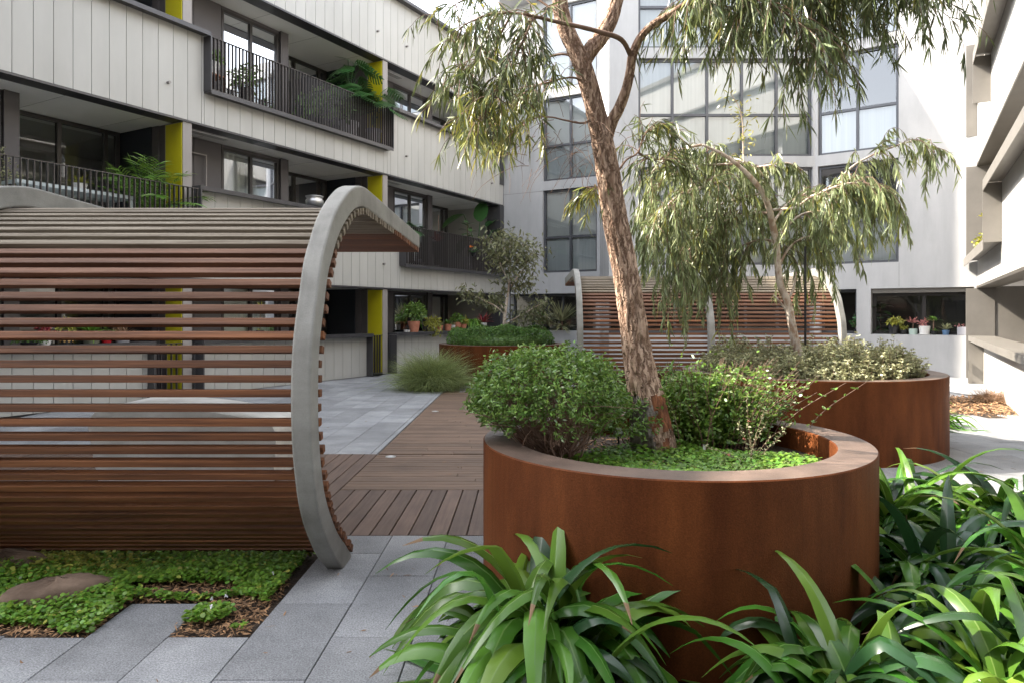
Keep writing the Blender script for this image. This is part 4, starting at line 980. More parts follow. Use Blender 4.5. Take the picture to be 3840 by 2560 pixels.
# ---- leaf litter
def scatter(name, label_kind, pts_n, fx, m, L, W, z=(.0, .012), tilt=.35, droop=.1, prof=(.3, 1, .7, .05), parent=None, seed=1):
    g = np.random.default_rng(seed); P = fx(g, pts_n); n = len(P); P = np.column_stack([P, g.uniform(z[0], z[1], n)]) if P.shape[1] == 2 else P
    a = g.uniform(0, 2 * math.pi, n); D = np.stack([np.cos(a), np.sin(a), g.normal(size=n) * tilt * .5], 1); N = np.stack([g.normal(size=n) * tilt, g.normal(size=n) * tilt, np.ones(n)], 1)
    o = leaves(name, P, D, g.uniform(L[0], L[1], n), g.uniform(W[0], W[1], n), m, parent, droop=droop, nrm=N, prof=prof)
    if label_kind: o['kind'] = label_kind
    return o
def ell(cx, cy, rx, ry): return lambda g, n: (lambda a, r: np.stack([cx + rx * r * np.cos(a), cy + ry * r * np.sin(a)], 1))(g.uniform(0, 2 * math.pi, n), np.sqrt(g.random(n)))
o = scatter('fallen_leaves', 'stuff', 5200, ell(7.7, 12.1, 1.9, 1.35), MT['litter'], (.04, .10), (.012, .022), (.0, .05), .5)
def bed(g, n):
    x = g.uniform(-5.0, -1.36, n * 2); y = g.uniform(3.35, 4.62, n * 2); c = np.floor((x + 2.542) / .4); top = np.where(c == 1, 3.83, 3.43)
    nz = np.sin(x * 7 + 1) * np.sin(y * 8 + 2) + .6 * np.sin(x * 15 + y * 11); bare = (((x + 1.62) / .24) ** 2 + ((y - 3.62) / .26) ** 2 < 1) | (((x + 1.95) / .34) ** 2 + ((y - 3.97) / .09) ** 2 < 1)
    tuft = ((x + 1.66) / .13) ** 2 + ((y - 3.63) / .12) ** 2 < 1
    bare2 = ((x + 2.62) / .33) ** 2 + ((y - 3.45) / .06) ** 2 < 1
    rock = (((x + 2.62) / .26) ** 2 + ((y - 3.90) / .20) ** 2 < 1)
    k = (y > top) & ((~bare & ~bare2) | tuft) & ~rock & ((x < -1.40) | (y > 4.5)); return np.stack([x[k], y[k]], 1)[:n]
def cover_z(P): return .015 + .045 * (.5 + .5 * np.sin(P[:, 0] * 5 + 1) * np.sin(P[:, 1] * 7)) 
def cover(name, n, fx, seed, zb=0, m=None, size=(.020, .036), kind='stuff', parent=None, yel=None, hmax=1.0):
    g = np.random.default_rng(seed); P = fx(g, n); n = len(P); z = zb + cover_z(P) * hmax * g.uniform(.35, 1.15, n)
    a = g.uniform(0, 2 * math.pi, n); D = np.stack([np.cos(a), np.sin(a), g.normal(size=n) * .25 + .1], 1); N = np.stack([g.normal(size=n) * .32, g.normal(size=n) * .32 - .25, np.ones(n)], 1); L = g.uniform(size[0], size[1], n)
    mi = None if yel is None else np.where(g.random(n) < yel(P), 1, 0)
    o = leaves(name, np.column_stack([P, z]), D, L, L * g.uniform(.85, 1.1, n), m, parent, droop=.15, nrm=N, prof=(.45, .95, 1.0, .80, .25), mi=mi)
    if kind: o['kind'] = kind
    return o
cover('ground_cover', 42000, bed, 4, 0, [MT['cover'], MT['covery']], size=(.014, .027), yel=lambda P: .72 * np.exp(-(((P[:, 0] + 2.90) / .45) ** 2 + ((P[:, 1] - 4.36) / .18) ** 2)) + .03, hmax=1.25)
scatter('mulch', 'stuff', 5200, lambda g, n: (lambda P: P[~((P[:, 0] > -2.15) & (P[:, 0] < -1.74) & (P[:, 1] < 3.82))])(np.stack([g.uniform(-2.95, -1.37, n), g.uniform(3.42, 4.15, n)], 1)), MT['litter'], (.015, .05), (.004, .012), (-.015, .012), .5, seed=8)
g_ = np.random.default_rng(77)
fl = [(-1.45, 4.02), (-1.64, 3.66), (-1.58, 3.69), (-1.60, 3.56), (-1.30, 4.2)]
Pf = np.repeat(np.array([(x, y, .085) for x, y in fl[:4]]), 5, 0); o = leaves('violet_flowers', Pf, g_.normal(size=(20, 3)) + np.array([0, -.4, .3]), .012, .009, MT['whitef'], None, prof=(.4, 1, .5)); o['kind'] = 'stuff'
# planter one: violets and litter under the tree
def inpl(g, n):
    P = ell(.90, 3.78, .74, .52)(g, n); k = (((P[:, 0] - .848) ** 2 + (P[:, 1] - 4.058) ** 2) < .86 ** 2) & (P[:, 0] > .30 + .2 * np.sin(P[:, 1] * 9)) & ((P[:, 0] - .79) ** 2 + (P[:, 1] - 4.29) ** 2 > .14 ** 2); return P[k]
cover('ground_cover', 7600, inpl, 6, .735, MT['cover'], size=(.014, .026), hmax=1.0)
scatter('leaf_litter', 'stuff', 2200, ell(.72, 3.95, .78, .75), MT['litter'], (.02, .06), (.006, .012), (.732, .745), .5, seed=10)
scatter('leaf_litter', 'stuff', 900, ell(1.28, 3.72, .26, .2), MT['grassb'], (.02, .05), (.004, .008), (.735, .78), 1.2, seed=12)
def weeds(g, n): 
    P = np.vstack([np.stack([g.uniform(-.25, .35, n), 2.93 + .05 * g.normal(size=n)], 1), np.stack([g.uniform(.2, 2.4, n * 2), g.uniform(2.75, 3.25, n * 2)], 1)]); k = ((P[:, 0] - .848) ** 2 + (P[:, 1] - 4.058) ** 2) > 1.12 ** 2; return P[k]
cover('ground_cover', 700, weeds, 9, -.01, MT['cover'], size=(.012, .024), hmax=1.0)
# ---- rocks
def rock(label, x, y, rx, ry, rz, seed):
    rs = np.random.default_rng(seed); b = MB(); V = []; F = []; n = 30; m_ = 12; ph = rs.uniform(0, 6, 8)
    for i in range(m_ + 1):
        th = math.pi * i / m_
        for k in range(n):
            a = 2 * math.pi * k / n; f = 1 + .13 * math.sin(2 * a + ph[0]) + .09 * math.sin(3 * a + ph[1]) + .05 * math.sin(7 * a + ph[2]) ; zz = math.cos(th); zz = math.copysign(abs(zz) ** .45, zz); s = abs(math.sin(th)) ** .45
            V.append((x + rx * f * s * math.cos(a), y + ry * f * s * math.sin(a), rz * zz * (1 + .10 * math.sin(3 * a + ph[3]) + .25 * math.cos(a + ph[4])) + rs.normal() * .004))
    for i in range(m_):
        for k in range(n): F.append((i * n + k, (i + 1) * n + k, (i + 1) * n + (k + 1) % n, i * n + (k + 1) % n))
    o = obj('rock', V, F, MT['rock'], None, smooth=True); tag(o, label, 'rock', 'flat brown rocks in the violets')
rock('flat brown rock lying in the violets near the stone pavers', -2.62, 3.90, .25, .19, .085, 3)
rock('flat brown rock at the left frame edge, half covered by yellowed violets', -3.24, 4.34, .26, .16, .075, 6)

def loose(g, n):
    x = np.concatenate([g.uniform(-2.4, .3, n // 3), g.uniform(-4.5, 1.0, n // 3), g.uniform(3.2, 7.5, n // 3)]); y = np.concatenate([g.uniform(2.6, 5, n // 3), g.uniform(5, 14, n // 3), g.uniform(5.2, 11, n // 3)]); return np.stack([x, y], 1)
scatter('fallen_leaves', 'stuff', 190, loose, MT['litter'], (.02, .075), (.004, .012), (.003, .008), .25, seed=31)
# ---------------------------------------------------------------- strap leaved plants
GS = 'broad strap leaved plants around the planters'
def strap_leaf(rs, base, az, el, L, W, curl, n=12, fold_at=None, twist=0.0, flat=.16):
    d = np.array([math.cos(az) * math.cos(el), math.sin(az) * math.cos(el), math.sin(el)]); p = np.array(base, float); pts = [p]; ds = [d]; h = np.array([math.cos(az), math.sin(az), 0])
    wob = rs.gauss(0, .05)
    for i in range(n):
        k = curl * (.35 + 1.5 * (i / n) ** 1.2)
        if fold_at is not None and i == fold_at: k += 1.3
        e = math.asin(max(-1, min(1, d[2]))); 
        d = d + np.array([h[0] * .18 * abs(k), h[1] * .18 * abs(k), -k * .34 * max(.25, math.cos(e) + .45)]) + np.array([-h[1], h[0], 0]) * wob; d = d / np.linalg.norm(d)
        if p[2] < .03 and d[2] < 0: d[2] = .0; d = d / max(1e-6, np.linalg.norm(d))
        p = p + d * L / n; pts.append(p); ds.append(d)
    sd = []; w = []
    for i in range(n + 1):
        t = i / n; s = np.array([-math.sin(az), math.cos(az), 0.0]); up = np.cross(s, ds[i]); a = twist * t; s = s * math.cos(a) + up * math.sin(a); sd.append(s)
        w.append(W * (1 + .05 * math.sin(i * 2.1 + wob * 90)) * (min(1, .34 + 1.6 * t) if t < .42 else max(.03, 1.0 - ((t - .42) / .58) ** 1.7)))
    return strip(pts, w, sd, flat)
def strap_plant(label, x, y, n, L, W, seed, az0=0, spread=math.pi * 2, mix=(.55, .3, .15), z=0.0, h=1.0, r0=.07, group=GS, extra=(), name='strap_leaf_plant', avoid=None, lo=.45):
    rs = random.Random(seed); t = thing(name, label, 'plant', (x, y, z), group); V = []; F = []; mi = []
    def put(q, m):
        v, f = q; k = len(V); tipd = rs.random() < .22; tipn = 1; V.extend(v); F.extend([tuple(i + k for i in g) for g in f]); mi.extend([4 if (tipd and i >= len(f) - 3 * tipn) else 3 if (i % 3 == 1 and m != 1 and (i // 3) < len(f) // 3 - 3) else m for i in range(len(f))])
    for i in range(n):
        az = az0 + (rs.random() - .5) * spread; tier = rs.random(); el = lo + (1.5 - lo) * tier ** .75
        ln = L * rs.uniform(.6, 1.12) * (1.0 if tier > .3 else .85); b = (r0 * rs.gauss(0, .8), r0 * rs.gauss(0, .8), 0)
        if avoid and avoid(x + math.cos(az) * ln * .75 * math.cos(el), y + math.sin(az) * ln * .75 * math.cos(el)): 
            el = max(el, 1.05); ln *= .85
            if rs.random() < .25: continue
        put(strap_leaf(rs, b, az, el * h, ln, W * rs.uniform(.75, 1.15), rs.uniform(.3, 1.15), 12, rs.randrange(6, 10) if rs.random() < .14 else None, rs.gauss(0, .5)), 0 if rs.random() < mix[0] else (1 if rs.random() < mix[1] / (mix[1] + mix[2]) else 2))
    for (az, el, ln, cu, tw) in extra: put(strap_leaf(rs, (0, 0, 0), az, el, ln, W, cu, 14, None, tw), 2)
    obj('leaf_clump', V, F, [MT['strap'], MT['strapd'], MT['strapl'], MT['rib'], MT['tip']], t, local=True, smooth=True, mi=mi); return t
def in_p1(x, y): return (x - .848) ** 2 + (y - 4.058) ** 2 < 1.12 ** 2
def in_p2(x, y): return (x - 3.51) ** 2 + (y - 8.67) ** 2 < 1.55 ** 2
strap_plant('large strap leaved plant spilling onto granite pavers left of the near planter', .11, 3.03, 160, .98, .108, 31, lo=.86, az0=R(230), spread=R(400), avoid=in_p1, r0=.11, mix=(.6, .12, .28), extra=((R(60), 1.40, .84, .16, .4), (R(150), .85, .85, .7, .2), (R(178), .6, .95, .75, .1), (R(100), 1.3, .74, .35, -.3), (R(160), 1.05, .9, .7, .3), (R(190), .4, .95, .6, .2), (R(130), 1.2, .78, .5, .2), (R(120), 1.25, .78, .4, -.2), (R(75), 1.2, .74, .4, .2), (R(40), 1.15, .7, .5, .2)))
strap_plant('strap leaved plant at the bottom edge in front of the middle of the near planter', 1.22, 2.68, 120, .70, .098, 32, lo=.68, az0=R(265), spread=R(420), avoid=in_p1, r0=.10, extra=((R(165), 1.05, .75, .7, .2), (R(140), 1.25, .72, .42, .2), (R(110), 1.2, .66, .55, .1), (R(60), 1.15, .66, .5, .1)))
RSP = [('strap leaved plant in the bottom right corner with bright yellow green upper leaves', 1.86, 2.66, 90, .80, .100, 33, (.35, .15, .5)),
       ('strap leaved plant tucked dark against the right side of the near planter', 2.16, 3.72, 110, .94, .088, 34, (.3, .65, .05)),
       ('tall sunlit strap leaved plant nearest the right frame edge above the corner plant', 2.62, 3.35, 110, .98, .092, 35, (.55, .2, .25)),
       ('strap leaved plant just right of the near planter rim in front of the second planter', 2.42, 4.62, 130, 1.04, .090, 36, (.6, .1, .3)),
       ('strap leaved plant at the right frame edge in front of the grey paving', 3.05, 4.45, 110, 1.06, .090, 37, (.45, .3, .25)),
       ('low dark strap leaved plant between the near planter and the corner plants', 1.98, 3.16, 70, .76, .092, 38, (.4, .5, .1)),
       ('strap leaved plant at the very bottom right with broad drooping leaves', 2.22, 2.90, 70, .74, .098, 39, (.45, .35, .2))]
for lb, x, y, n, L, W, sd, mx in RSP: strap_plant(lb, x, y, n, L, W, sd, mix=mx, avoid=in_p1, r0=.11, lo=.62)
strap_plant('strap leaved plant seen behind the near planter, left of the gum trunk', 1.38, 11.2, 110, 1.25, .075, 41, mix=(.55, .1, .35), r0=.16)
strap_plant('strap leaved plant partly hidden directly behind the gum trunk', 2.15, 11.5, 90, 1.2, .075, 42, mix=(.55, .1, .35), r0=.14)
strap_plant('sunlit strap leaved plant behind the right end of the second planter', 5.62, 9.9, 110, .80, .05, 43, mix=(.4, .05, .55), r0=.2, avoid=in_p2)
d_ = MB(); 
o = obj('fallen_leaf', *strap_leaf(random.Random(2), (2.02, 3.52, .06), R(20), .55, .20, .05, .2, 8), MT['litter'], smooth=True); tag(o, 'dry brown fallen leaf lying between the dark strap leaved plants', 'leaf')
# ---------------------------------------------------------------- pots and balcony plants
def pot_mesh(t, r, h, m, rim=True, taper=.74, name='pot', band=None):
    b = MB(); pr = [(r * taper, 0), (r * (taper + .9 * (1 - taper)), h * .8)]
    pr += [(r, h * .8), (r, h), (r * .9, h), (r * .88, h * .9), (0, h * .88)] if rim else [(r, h), (r * .92, h), (r * .9, h * .9), (0, h * .88)]
    b.lathe(pr, 24); p = b.build(name, MT[m], t, local=True, smooth=False, bev=.002)
    return p
def tuft_leaves(t, z, n, L, W, m, up=.5, droop=.5, seed=1, r=.02, name='foliage', prof=(.3, .9, 1.0, .7, .05), fold=0.0):
    g = np.random.default_rng(seed); a = g.uniform(0, 2 * math.pi, n); e = g.uniform(up - .45, up + .45, n)
    D = np.stack([np.cos(a) * np.cos(e), np.sin(a) * np.cos(e), np.sin(e)], 1); P = np.stack([r * g.normal(size=n), r * g.normal(size=n), np.full(n, z)], 1)
    N = np.stack([np.zeros(n), np.zeros(n), np.ones(n)], 1) + .1 * g.normal(size=(n, 3))
    return leaves(name, P, D, L * g.uniform(.7, 1.15, n), W * g.uniform(.8, 1.1, n), MT[m], t, droop=droop, local=True, nrm=N, prof=prof, fold=fold)
def ball_leaves(t, c, r, n, L, m, seed=1, W=.6, name='foliage', lo=.3):
    p, d = shell_points(n, c, r, lo, 1.05, -.6, seed, .15); n = len(p); g = np.random.default_rng(seed)
    return leaves(name, p, d + g.normal(size=(n, 3)) * .6, L * g.uniform(.7, 1.2, n), L * W * g.uniform(.8, 1.1, n), MT[m], t, droop=.2, local=True)
def stems(t, lst, r=.006, m='twig'):
    b = MB()
    for pts in lst: b.tube(smooth_path(pts, 4), r, 6, cap=False)
    return b.build('stem', MT[m], t, local=True, smooth=True)
def monstera(t, z, n, R_, seed, h=.8, lean=(0, 0)):
    """long stalks with big split leaves, each leaf a fan of fingers along a midrib"""
    rs = random.Random(seed); sb = MB(); V = []; F = []
    for k in range(n):
        az = rs.uniform(0, 6.28); hh = h * rs.uniform(.45, 1.1); rad = rs.uniform(.12, .45); p = np.array([math.cos(az) * rad + lean[0], math.sin(az) * rad + lean[1], z + hh]); sb.tube(smooth_path([(0, 0, z), (p[0] * .35, p[1] * .35, z + hh * .75), tuple(p)], 4), .008, 6, cap=False)
        d = np.array([math.cos(az), math.sin(az), -.55 + rs.gauss(0, .25)]); d /= np.linalg.norm(d); s = np.cross(d, (0, 0, 1)); s /= np.linalg.norm(s); s = s + np.array([0, 0, rs.gauss(0, .25)]); L = R_ * rs.uniform(.75, 1.1); nf = 7
        for i in range(nf):
            t0 = i / nf * .92; c = p + d * L * t0; wl = L * .55 * math.sin(math.pi * (.18 + .72 * (i + .5) / nf)) ** .8
            for sg in (-1, 1):
                a = c; b = c + d * L * .115; tip = c + s * sg * wl + d * L * (.16) + np.array([0, 0, -.25 * wl]); tip2 = tip + d * L * .075
                m1 = (a * .5 + tip * .5) + np.array([0, 0, .05 * wl]); m2 = (b * .5 + tip2 * .5) + np.array([0, 0, .05 * wl]); q = len(V); V += [tuple(a), tuple(b), tuple(m2), tuple(m1), tuple(tip2), tuple(tip)]; F += [(q, q + 1, q + 2, q + 3), (q + 3, q + 2, q + 4, q + 5)]
        e = p + d * L; q = len(V); c = p + d * L * .88; V += [tuple(c - s * .12 * L), tuple(c + s * .12 * L), tuple(e + d * .12 * L)]; F.append((q, q + 1, q + 2))
    sb.build('stem', MT['mons'], t, local=True, smooth=True); obj('foliage', V, F, MT['mons'], t, local=True, smooth=True)
def big_leaf(t, lst, m='mons', name='foliage'):
    V = []; F = []
    for base, d, L, W in lst:
        p = np.array(base, float); d = np.array(d, float); d /= np.linalg.norm(d); pts = [p]; 
        for i in range(8): d = d + np.array([0, 0, -.07]); d /= np.linalg.norm(d); p = p + d * L / 8; pts.append(p)
        s = np.cross(d, (0, 0, 1.0)); s /= np.linalg.norm(s); v, f = strip(pts, [W * w for w in (.25, .75, .95, 1, .97, .9, .72, .45, .03)], [s] * 9, .10); k = len(V); V += [tuple(x) for x in v]; F += [tuple(i + k for i in g) for g in f]
    return obj(name, V, F, MT[m], t, local=True, smooth=True)
def palm(t, z, n, L, seed):
    rs = random.Random(seed); P = []; D = []; sb = MB()
    for k in range(n):
        az = rs.uniform(0, 6.28); el = rs.uniform(.75, 1.45); d = np.array([math.cos(az) * math.cos(el), math.sin(az) * math.cos(el), math.sin(el)]); p = np.array([0, 0, z]); pts = [p]
        for i in range(12): d = d + np.array([0, 0, -.085]); d /= np.linalg.norm(d); p = p + d * L / 12; pts.append(p)
        sb.tube(pts, list(np.linspace(.006, .002, 13)), 5, cap=False); s = np.array([-math.sin(az), math.cos(az), 0])
        for i in range(3, 13):
            for q in (0, .5):
                pp = pts[i] if q == 0 else (pts[i] + pts[i - 1]) / 2; tt = pts[i] - pts[i - 1]; tt /= np.linalg.norm(tt)
                for sg in (-1, 1): P.append(pp); D.append(tt * .75 + s * sg + np.array([0, 0, .1]))
    sb.build('stem', MT['palm'], t, local=True, smooth=True); n = len(P); leaves('fronds', P, D, RNG.uniform(.20, .30, n) * L, .022, MT['palm'], t, droop=.3, local=True)
def onledge(fr, px, w, z=1.088):
    """the point of a ledge seen at photo column px, w metres out from the wall plane"""
    best = None
    for i in range(2600):
        s = i * .01; p = fr(s, -w, 0)
        if p[1] < 1: continue
        x = 1967 + 2613 * p[0] / p[1]
        if best is None or abs(x - px) < best[0]: best = (abs(x - px), p)
    return (best[1][0], best[1][1], z)
GP = 'potted plants along the left ledge'; GT = 'potted plants on the ledge behind the near pergola'; GR = 'potted plants on the white ledge at the right'
def potted(label, loc, group, r, h, m, **k): 
    t = thing('potted_plant', label, 'potted plant', loc, group); pot_mesh(t, r, h, m, **k); return t
L_ = lambda px, w=.05: onledge(FRL, px, w)
# terrarium
p = L_(1526); t = thing('terrarium', 'small faceted glass terrarium with pale gravel, leftmost on the ledge by the big terracotta pot', 'terrarium', p)
fr_ = MB(); ring = [(.10 * math.cos(a), .10 * math.sin(a)) for a in [i * math.pi / 3 for i in range(6)]]; lo = [(x * .8, y * .8, 0) for x, y in ring]; mi_ = [(x, y, .09) for x, y in ring]; top = (0.02, 0, .19)
for i in range(6):
    for a, b in ((lo[i], lo[(i + 1) % 6]), (lo[i], mi_[i]), (mi_[i], mi_[(i + 1) % 6]), (mi_[i], top)): fr_.tube([a, b], .004, 5)
fr_.build('frame', MT['black'], t, local=True); b = MB(); b.lathe([(.075, .004), (.09, .06), (0, .065)], 6); b.build('gravel', MT['whitepot'], t, local=True)
t = potted('big terracotta pot with dense round leafy bush on the left ledge', L_(1552), GP, .17, .30, 'terra'); ball_leaves(t, (0, 0, .55), (.31, .31, .27), 900, .075, 'shrub', 3); stems(t, [[(0, 0, .26), (.02, 0, .4), (0, .02, .5)]])
t = potted('white pot with yellow green plant trailing over the ledge edge', L_(1620), GP, .09, .16, 'whitepot', rim=False); ball_leaves(t, (0, 0, .26), (.26, .22, .18), 420, .06, 'yell', 4); 
g = np.random.default_rng(4); ps = np.column_stack([g.normal(size=260) * .10 + .06, g.normal(size=260) * .04 - .16, g.uniform(-.12, .24, 260)]); leaves('trailing_foliage', ps, g.normal(size=(260, 3)) + np.array([0, -.3, -.6]), .055, .03, MT['yell'], t, local=True)
t = potted('small terracotta pot with blue green spiky succulent next to the trailing plant', L_(1648), GP, .105, .17, 'terra'); tuft_leaves(t, .16, 26, .20, .045, 'silver', .75, .1, 5)
t = potted('terracotta pot with tall glossy leaves and thin curling stem', L_(1680), GP, .11, .20, 'terra'); tuft_leaves(t, .19, 30, .24, .07, 'hedge', .8, .3, 6); stems(t, [[(0, 0, .2), (.03, 0, .5), (.06, 0, .62), (.0, 0, .58)]], .005)
t = potted('plain white pot wedged between two terracotta pots', L_(1697, .0), GP, .09, .17, 'whitepot', rim=False); tuft_leaves(t, .16, 20, .16, .05, 'silver', .8, .2, 7)
t = potted('terracotta pot with round leaved jade plant', L_(1714), GP, .13, .25, 'terra'); ball_leaves(t, (0, 0, .36), (.19, .19, .14), 240, .07, 'shrub', 8, .8)
t = potted('wide terracotta pot with pale yellow tipped succulent', L_(1736), GP, .12, .19, 'terra'); ball_leaves(t, (0, 0, .28), (.17, .17, .13), 220, .07, 'yell', 9, .5)
t = potted('dark pot of arching ferns at the far end of the pot row', L_(1775), GP, .13, .22, 'blackpot'); tuft_leaves(t, .2, 90, .62, .05, 'palm', .75, .9, 10)
t = potted('white pot of dark cordyline leaves beside the ferns', L_(1812), GP, .12, .22, 'whitepot'); tuft_leaves(t, .2, 40, .60, .06, 'redl', .9, .4, 11)
t = potted('second fern pot nearly hidden behind the far hedge', L_(1752, -.12), GP, .11, .2, 'blackpot'); tuft_leaves(t, .2, 60, .48, .045, 'shrub', .8, .8, 12)
# ledge behind the pergola
t = potted('white bowl with red tipped plant on the ledge behind the pergola', L_(166), GT, .10, .09, 'whitepot', rim=False); ball_leaves(t, (0, 0, .20), (.12, .12, .16), 120, .07, 'redl', 13, .45); tuft_leaves(t, .08, 20, .14, .04, 'shrub', .5, .3, 14, name='lower_foliage')
t = potted('low green seedlings in a dark tray on the ledge behind the pergola', L_(110), GT, .12, .05, 'blackpot', rim=False); ball_leaves(t, (0, 0, .09), (.24, .14, .06), 160, .05, 'hedge', 15)
p = L_(250); t = potted('black pot painted with ochre diamonds behind the pergola', p, GT, .105, .17, 'blackpot', rim=False, taper=.9); ball_leaves(t, (0, 0, .30), (.14, .14, .13), 110, .06, 'yell', 16)
b = MB()
for zz in (.055, .115):
    for k in range(10):
        a = 2 * math.pi * k / 10 + (.3 if zz > .1 else 0); r_ = .1005 + zz * .03; c = np.array([math.cos(a) * r_, math.sin(a) * r_, zz]); s = np.array([-math.sin(a), math.cos(a), 0]) * .022; u = np.array([0, 0, .026]); o_ = np.array([math.cos(a), math.sin(a), 0]) * .003
        b.add([c - s + o_, c - u + o_, c + s + o_, c + u + o_], [(0, 1, 2, 3)])
b.build('diamond_pattern', MT['gold'], t, local=True)
t = potted('olive pot with green band holding a large rosette of strap leaves behind the pergola', L_(342), GT, .155, .19, 'greenpot', rim=False); tuft_leaves(t, .17, 44, .56, .06, 'palm', .62, .5, 17)
b = MB(); b.lathe([(.1385, .095), (.1475, .15), (.1475, .151), (.10, .1511)], 24); b.build('green_band', MT['greenband'], t, local=True)
t = potted('bright red pot next to the banded olive pot', L_(400), GT, .095, .13, 'redpot'); ball_leaves(t, (0, 0, .15), (.08, .08, .05), 50, .05, 'redl', 18)
t = potted('pale grey pot of twiggy brown plant behind the pergola', L_(460), GT, .14, .15, 'greypot', rim=False); tuft_leaves(t, .14, 90, .22, .018, 'drygrass', .7, .1, 19, r=.05)
t = potted('small black pot with a bare orchid stem behind the pergola', L_(975), GT, .085, .15, 'blackpot'); stems(t, [[(0, 0, .14), (.01, 0, .4), (-.01, 0, .62), (-.06, 0, .74)]], .008); tuft_leaves(t, .14, 4, .12, .05, 'yell', .5, .4, 20); tuft_leaves(t, .64, 8, .18, .03, 'yell', .9, .3, 21, name='upper_leaves')
b = MB(); b.box(-.03, .03, -.052, -.05, .26, .33); b.build('plant_tag', MT['tag'], t, local=True)
# right ledge
q = lambda px, w=-.13: onledge(FRC, px, w, 1.052)
t = potted('black pot with yellow and orange leaved plant on the right ledge', q(3352), GR, .13, .23, 'blackpot'); ball_leaves(t, (.05, 0, .33), (.22, .17, .11), 170, .075, 'yell', 22)
t = potted('small black pot with trailing yellow sprigs on the right ledge', q(3388), GR, .075, .13, 'blackpot'); ball_leaves(t, (.0, 0, .17), (.09, .09, .07), 60, .055, 'yell', 23)
t = potted('mint green pot with dark pink rosette succulent on a stalk', q(3424), GR, .10, .15, 'mintpot', rim=False, taper=.95); stems(t, [[(0, 0, .13), (0, 0, .3)]], .012); tuft_leaves(t, .30, 34, .19, .04, 'pinkl', .5, -.1, 24)
t = potted('round white pot with pink jade plant on the right ledge', q(3467), GR, .135, .225, 'whitepot', rim=False, taper=.82); ball_leaves(t, (-.03, 0, .30), (.11, .1, .10), 70, .06, 'pinkl', 25, .7)
b = MB(); b.lathe([(.13, -.001), (.15, .012), (.15, .02), (.0, .021)], 24); b.build('saucer', MT['whitepot'], t, local=True)
t = potted('leafy dracaena with thick stem beside the round white pot', q(3500), GR, .07, .10, 'blackpot'); stems(t, [[(0, 0, .1), (0, 0, .42)]], .016); tuft_leaves(t, .36, 16, .26, .06, 'shrub', .55, .3, 26); tuft_leaves(t, .12, 10, .18, .06, 'shrub', .3, .3, 27, name='lower_foliage')
t = potted('blue pot with pale green spiky succulent on the right ledge', q(3547), GR, .085, .125, 'bluepot', rim=False); tuft_leaves(t, .13, 40, .21, .035, 'silver', .75, .1, 28)
p = q(3606); t = thing('planter_trough', 'pale grey trough at the right end of the ledge with tiny pink flowers', 'planter', p, None); b = MB(FRC); b.box(3.36, 3.70, .04, .20, 1.055, 1.26); b.build('trough', MT['greypot'], t, bev=.006); ball_leaves(t, (-.02, 0, .23), (.15, .06, .05), 60, .03, 'pinkl', 29)
p = onledge(FRC, 3300, -.52, .10); t = thing('fiddle_leaf_fig', 'dark fiddle leaf fig standing inside behind the right window', 'house plant', p); pot_mesh(t, .16, .3, 'greypot'); stems(t, [[(0, 0, .28), (.02, 0, .9), (0, 0, 1.75)]], .014)
rs_ = random.Random(6); big_leaf(t, [((0, 0, .9 + i * .065), (math.cos(i * 2.4), math.sin(i * 2.4) * .6 - .3, rs_.uniform(-.2, .5)), .36, .25) for i in range(14)])
p = onledge(FRC, 3215, -.10, 1.052); t = thing('potted_plant', 'upright plant with paired dark leaves by the white pier on the right ledge', 'potted plant', p, GR); pot_mesh(t, .09, .12, 'blackpot')
for k, (dx, hh) in enumerate(((-.02, .52), (.26, .40), (-.14, .25), (.12, .2))):
    stems(t, [[(0, 0, .1), (dx * .5, 0, .1 + hh * .5), (dx, 0, .1 + hh)]], .006); n = 14; g = np.random.default_rng(k); u = np.linspace(.3, 1, n); P = np.stack([dx * u, 0 * u, .1 + hh * u], 1); D = np.stack([np.where(np.arange(n) % 2, 1, -1) * 1.0, g.normal(size=n) * .5, np.full(n, .3)], 1); leaves('foliage', P, D, .13, .06, MT['mons'], t, local=True, droop=.2)
# yucca behind the far left ledge
p = onledge(FRA, 2108, -.03, 1.06); t = thing('yucca', 'spiky variegated yucca behind the glass balustrade at the far white ledge', 'plant', p); tuft_leaves(t, .30, 120, .80, .055, 'silver', .72, .12, 31, prof=(.6, 1, .8, .5, .03)); tuft_leaves(t, .12, 60, .62, .05, 'silver', .15, .2, 32, name='lower_foliage', prof=(.6, 1, .8, .5, .03)); stems(t, [[(0, 0, 0), (0, 0, .35)]], .04)
p = onledge(FRA, 2040, -.04, 1.06); t = thing('potted_plant', 'tall grassy pot plant behind the glass balustrade next to the yucca', 'potted plant', p); pot_mesh(t, .12, .2, 'blackpot'); tuft_leaves(t, .18, 90, .85, .03, 'hedge', 1.2, .5, 33)
# first balcony on the left: table and palm
def bal(s, d, z): return FRL(s, d, z)
t = thing('balcony_table', 'pale slatted metal table with looped legs on the left first floor balcony', 'table', bal(13.9, .75, 3.04)); tb = MB(FRL)
for i in range(16): tb.box(12.75, 14.65, .42 + i * .045, .445 + i * .045, 3.735, 3.75)
tb.build('table_top', MT['tablemetal'], t); tb = MB(FRL); tb.box(12.74, 14.66, .40, .417, 3.69, 3.752); tb.box(12.74, 14.66, 1.135, 1.152, 3.69, 3.752); tb.box(12.72, 12.738, .40, 1.152, 3.69, 3.752); tb.box(14.662, 14.68, .40, 1.152, 3.69, 3.752); tb.build('table_frame', MT['tablemetal'], t)
for s, d in ((12.78, .45), (14.6, .45), (12.78, 1.1), (14.6, 1.1)): simple(t, 'leg', FRL, 'tablemetal', (s - .025, s + .025, d - .025, d + .025, 3.04, 3.689))
